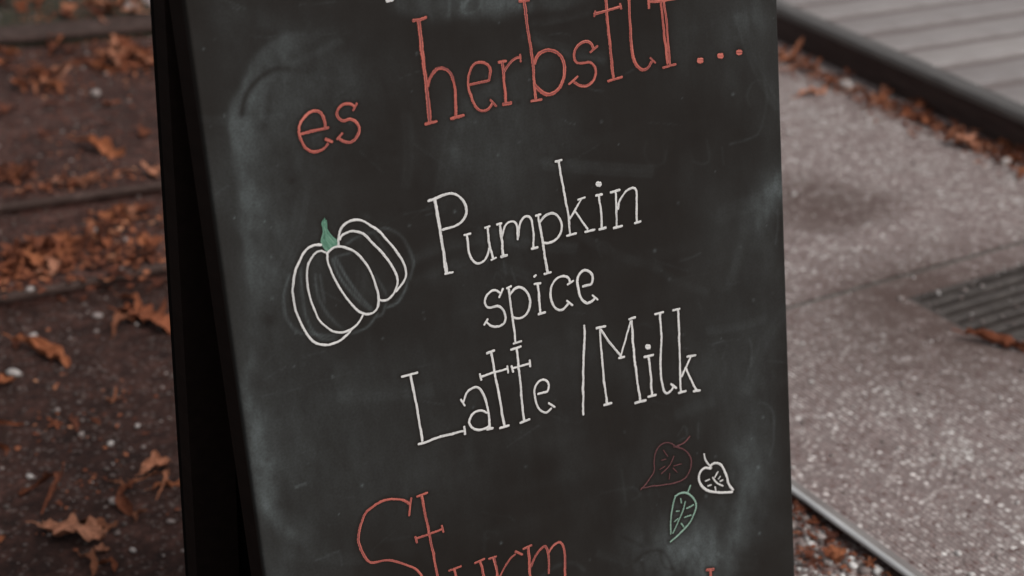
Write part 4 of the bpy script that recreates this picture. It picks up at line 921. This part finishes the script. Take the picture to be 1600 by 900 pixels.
for pts in ([(501.3, 382.7), (492, 382.7), (478.7, 389.3), (468, 406.7), (460, 429.3), (457.6, 453.3), (460.5, 480), (469.3, 504), (481.3, 525), (494.7, 536.2), (510.7, 539.4), (526.7, 534.4), (541.3, 523.7), (549.3, 514.4)],
            [(509.3, 394.7), (500, 392.2), (490.7, 397.3), (482.7, 409.3), (479.6, 426.7), (481.3, 453.3), (488, 477.3), (500, 501.3), (516, 515.6), (532, 519), (548, 514.2), (560, 503.8), (566.7, 492)],
            [(510.7, 396), (512, 410.7), (522.7, 434.7), (537.3, 460), (553.3, 480), (566.7, 489.4), (580, 489.6), (589, 481.3), (591, 464), (585.3, 440), (572, 413.3), (556, 394.7), (540, 386.4), (525.3, 385), (514.7, 390.9), (510.7, 397)],
            [(530.4, 374), (534.7, 366.9), (550.7, 360.8), (566.7, 365.5), (582.7, 380), (601.3, 400), (614.7, 421.3), (621, 438.7), (617.3, 454.4), (606.7, 467.5), (597.3, 470.2), (592.5, 468.4)],
            [(528.8, 382.7), (528.9, 369.3), (533.3, 355), (545.3, 345.6), (561.3, 343.8), (577.3, 350.9), (596, 365.5), (614.7, 386.7), (627.8, 406.7), (633.8, 425.3), (630.5, 440), (618.7, 455.2)]):
    pump.add(pts, WP if pts[0] != (509.3, 394.7) else 3.7)
stem = Strokes(); stem.fill([(507.5, 340), (511.5, 357.3), (520, 369.3), (529, 376.5), (527.5, 383), (518.7, 385.3), (511.5, 393), (504, 385.3), (500.8, 377.3), (504.6, 360), (501.8, 349.3)])
stem.add([(504.6, 352), (505.6, 364), (503, 376), (508, 386)], 3.0); stem.add([(509, 345), (511, 360), (519, 372), (526, 379)], 3.0)
redleaf = Strokes()
for p, wd in (([(1001.1, 764.9), (1011.1, 753.3), (1021.1, 737.8), (1022.2, 720), (1024.4, 705.6), (1032.2, 694.8), (1042.2, 691.6), (1051.1, 694.8), (1056.7, 698.9), (1068.9, 702.6), (1077.4, 712.2), (1080, 724.4), (1074.2, 742), (1062.2, 751.8), (1042.2, 757), (1020, 759.3), (1001.6, 763)], 2.4),
              ([(1055, 698.6), (1068.9, 691.1), (1077.8, 681.8)], 2.6), ([(1053, 697), (1060, 698)], 3.6), ([(1052.2, 712.7), (1046.7, 726.7), (1033.3, 740)], 2.0), ([(1036.7, 703.3), (1043.3, 712.7)], 2.0), ([(1033.3, 719.6), (1040, 717.8)], 2.0),
              ([(1030.7, 733.3), (1038.2, 728.4)], 2.0), ([(1052.2, 727.3), (1064, 724.9)], 1.8), ([(1050.7, 731.1), (1056.7, 737.3)], 2.0), ([(1045.1, 739.6), (1044.4, 747.8)], 2.0)): redleaf.add(p, wd)
whiteleaf = Strokes()
for p, wd in (([(1110, 731.6), (1100, 731.3), (1093.3, 738.9), (1092.2, 748.9), (1098, 760.8), (1108.9, 767.3), (1124.4, 769.8), (1143, 768.4)], 4.8), ([(1145, 764.2), (1138.7, 755.6), (1134, 742.2), (1127.6, 727.2), (1118.9, 723.4), (1111.4, 727), (1110, 732)], 4.8),
              ([(1107.8, 726.7), (1102.2, 718.9), (1100, 709.2)], 3.4), ([(1113.3, 745.6), (1120, 754.4), (1128.9, 758.7)], 3.2), ([(1121.6, 737), (1116.7, 745.4)], 2.8), ([(1125.4, 744.6), (1122.4, 748.7)], 2.8), ([(1129, 750.1), (1125.2, 751.5)], 2.8),
              ([(1107.8, 748.6), (1101.6, 751.4)], 2.8), ([(1110.3, 757.5), (1105.6, 759)], 3.0), ([(1117.1, 760.8), (1117.7, 765.8)], 2.8)): whiteleaf.add(p, wd)
greenleaf = Strokes()
for p, wd in (([(1055.1, 775.6), (1063.3, 771), (1073.3, 770.7), (1083, 777.8), (1087.3, 788.9), (1084, 804.4), (1075.6, 818.9), (1062.2, 833.3), (1047.2, 846.3)], 3.2), ([(1055.1, 774.4), (1050, 793.3), (1047.6, 815.6), (1047.9, 834)], 3.0),
              ([(1070.7, 783.6), (1064.4, 804.4), (1051.3, 832.5)], 2.6), ([(1074.4, 768.9), (1078.3, 758.2)], 3.0), ([(1062.7, 779.2), (1063.7, 785.8)], 2.6), ([(1056.3, 798.2), (1060.8, 798.2)], 2.4), ([(1053.1, 814.9), (1058.7, 810.2)], 2.4),
              ([(1072.4, 794.3), (1083, 788.6)], 2.6), ([(1069.1, 807.7), (1079, 804.5)], 2.6), ([(1063.5, 817.5), (1067.6, 822.9)], 2.8)): greenleaf.add(p, wd)

# front panel: fine grid in front, rounded rim, flat back -------------------------
dust = np.clip(dust, 0.004, .85)
nx, ny = len(gxs), len(gys)
Zg = np.zeros((ny, nx)); Zg[0] = Zg[-1] = -.0009; Zg[:, 0] = Zg[:, -1] = -.0009
V = np.stack([GXv, GYv, Zg], -1).reshape(-1, 3)
ii = np.arange(nx * ny).reshape(ny, nx)
F = np.stack([ii[:-1, :-1], ii[:-1, 1:], ii[1:, 1:], ii[1:, :-1]], -1).reshape(-1, 4)
rim = np.concatenate([ii[0, :-1], ii[:-1, -1], ii[-1, :0:-1], ii[:0:-1, 0]])
Vb = V[rim].copy(); Vb[:, 2] = -PT; b0 = len(V); nr = len(rim); k = np.arange(nr); k2 = (k + 1) % nr
Fs = np.stack([rim[k], b0 + k, b0 + k2, rim[k2]], -1)
V = np.concatenate([V, Vb]); F = np.concatenate([F, Fs])
me = bpy.data.meshes.new('front_panel'); me.vertices.add(len(V)); me.vertices.foreach_set('co', V.astype(np.float32).ravel())
me.loops.add(F.size); me.loops.foreach_set('vertex_index', F.astype(np.int32).ravel())
me.polygons.add(len(F)); me.polygons.foreach_set('loop_start', np.arange(0, F.size, 4, dtype=np.int32)); me.update(calc_edges=True)
at = me.attributes.new('dust', 'FLOAT', 'POINT'); at.data.foreach_set('value', np.concatenate([dust, np.full(nr, .004)]).astype(np.float32))
me.materials.append(M_BOARD)
fp = link(bpy.data.objects.new('front_panel', me), sign); fp.matrix_local = BASE @ MF
for word, ch, mat, s in built:
    c_ = 'red' if mat is M_RED else 'white'
    if word == 'dots': lb = 'red chalk dot after the word herbstlt'
    elif word == 'slash': lb = 'white chalk slash between Latte and Milk'
    elif word == 'lower line': lb = 'red chalk letter top at the bottom edge right of Sturm'
    elif word == 'upper line': lb = 'foot of a white chalk letter at the top edge'
    else: lb = f'{c_} chalk letter {ch} in the word {word}'
    s.build('chalk_letter', mat, fp, lb)
pump.build('pumpkin_outline', M_WHITE, fp, 'white chalk outline of a ribbed pumpkin')
stem.build('pumpkin_stem', M_STEMG, fp, 'green filled stalk of the chalk pumpkin')
redleaf.build('leaf_drawing', M_DULLRED, fp, 'faded red chalk leaf'); whiteleaf.build('leaf_drawing', M_WHITE, fp, 'bold white chalk leaf'); greenleaf.build('leaf_drawing', M_GREEN, fp, 'green chalk leaf')

# frame behind the panel, in panel axes
FD = .043; sw = .045
def panel_part(name, m, mat): o = m.build(name, mat, sign); o.matrix_local = BASE @ MF; return o
i1 = .0006
panel_part('stile', MB().box(x_l + i1, x_l + sw, yb, yt, -FD, -PT - .0003), M_FRAME)
panel_part('stile', MB().box(x_r - sw, x_r - i1, yb, yt, -FD, -PT - .0003), M_FRAME)
panel_part('rail', MB().box(x_l + sw, x_r - sw, yt - .06, yt - i1, -FD + .001, -PT - .0003), M_FRAME)
panel_part('rail', MB().box(x_l + sw, x_r - sw, yb + .06, yb + .12, -FD + .001, -PT - .0003), M_FRAME)
# rear half: axes from the rear panel's direction
RU = -(CW @ r_); RN = np.cross(np.array([1.0, 0, 0]), RU); RN = RN / np.linalg.norm(RN)
if RN[1] < 0: RN = -RN                                              # away from the viewer
x0w = P0[0] + x_l
def side(px, py):
    d = ray(px, py); return EYE + d * (x0w / d[0])
in0, in1 = side(256.5, 0), side(308, 900); out1 = side(290, 900)
RU = unit(in0 - in1); RU[0] = 0; RU = unit(RU); RN = np.cross(RU, np.array([1.0, 0, 0])); RN = RN if RN[1] > 0 else -RN
FR = abs((out1 - in1) @ RN)
PR = np.array([P0[0], in1[1], in1[2]])
MR = Matrix(((1, 0, RN[0], PR[0]), (0, RU[1], RN[1], PR[1]), (0, RU[2], RN[2], PR[2]), (0, 0, 0, 1)))
rb = -(PR[2] - .012) / RU[2]; rt = (in0[2] + .004 - PR[2]) / RU[2]
print('rear', FR, RU, rb, rt, PR)
def rear_part(name, m, mat, parent=sign): o = m.build(name, mat, parent); o.matrix_local = BASE @ MR; return o
rear_part('stile', MB().box(x_l, x_l + sw, rb, rt, 0, FR - .009), M_FRAME); rear_part('stile', MB().box(x_r - sw, x_r, rb, rt, 0, FR - .009), M_FRAME)
rear_part('rail', MB().box(x_l + sw, x_r - sw, rt - .05, rt, .001, FR - .009), M_FRAME); rear_part('rail', MB().box(x_l + sw, x_r - sw, rb + .06, rb + .12, .001, FR - .009), M_FRAME)
rear_part('rear_panel', MB().box(x_l, x_r, rb, rt, FR - .0087, FR), M_INNER)
rear_part('inner_board', MB().box(x_l + .0455, x_r - .0455, rb + .002, rt - .051, FR - .013, FR - .0092), M_INNER)
for hx in (x_l + .10, x_r - .10):
    m = MB(); m.box(hx - .03, hx + .03, rt + .0005, rt + .0025, -.004, .030)
    cyl = [(.004 * math.cos(a), .004 * math.sin(a)) for a in [k * math.pi / 4 for k in range(8)]]
    i = len(m.v); 
    for xx in (hx - .03, hx + .03): m.v += [(xx, rt + .004 + p[0], -.005 + p[1]) for p in cyl]
    for k in range(8): m.f.append((i + k, i + (k + 1) % 8, i + 8 + (k + 1) % 8, i + 8 + k))
    m.f += [tuple(i + k for k in range(8)), tuple(i + 8 + k for k in range(8))[::-1]]
    rear_part('hinge', m, M_HINGE)
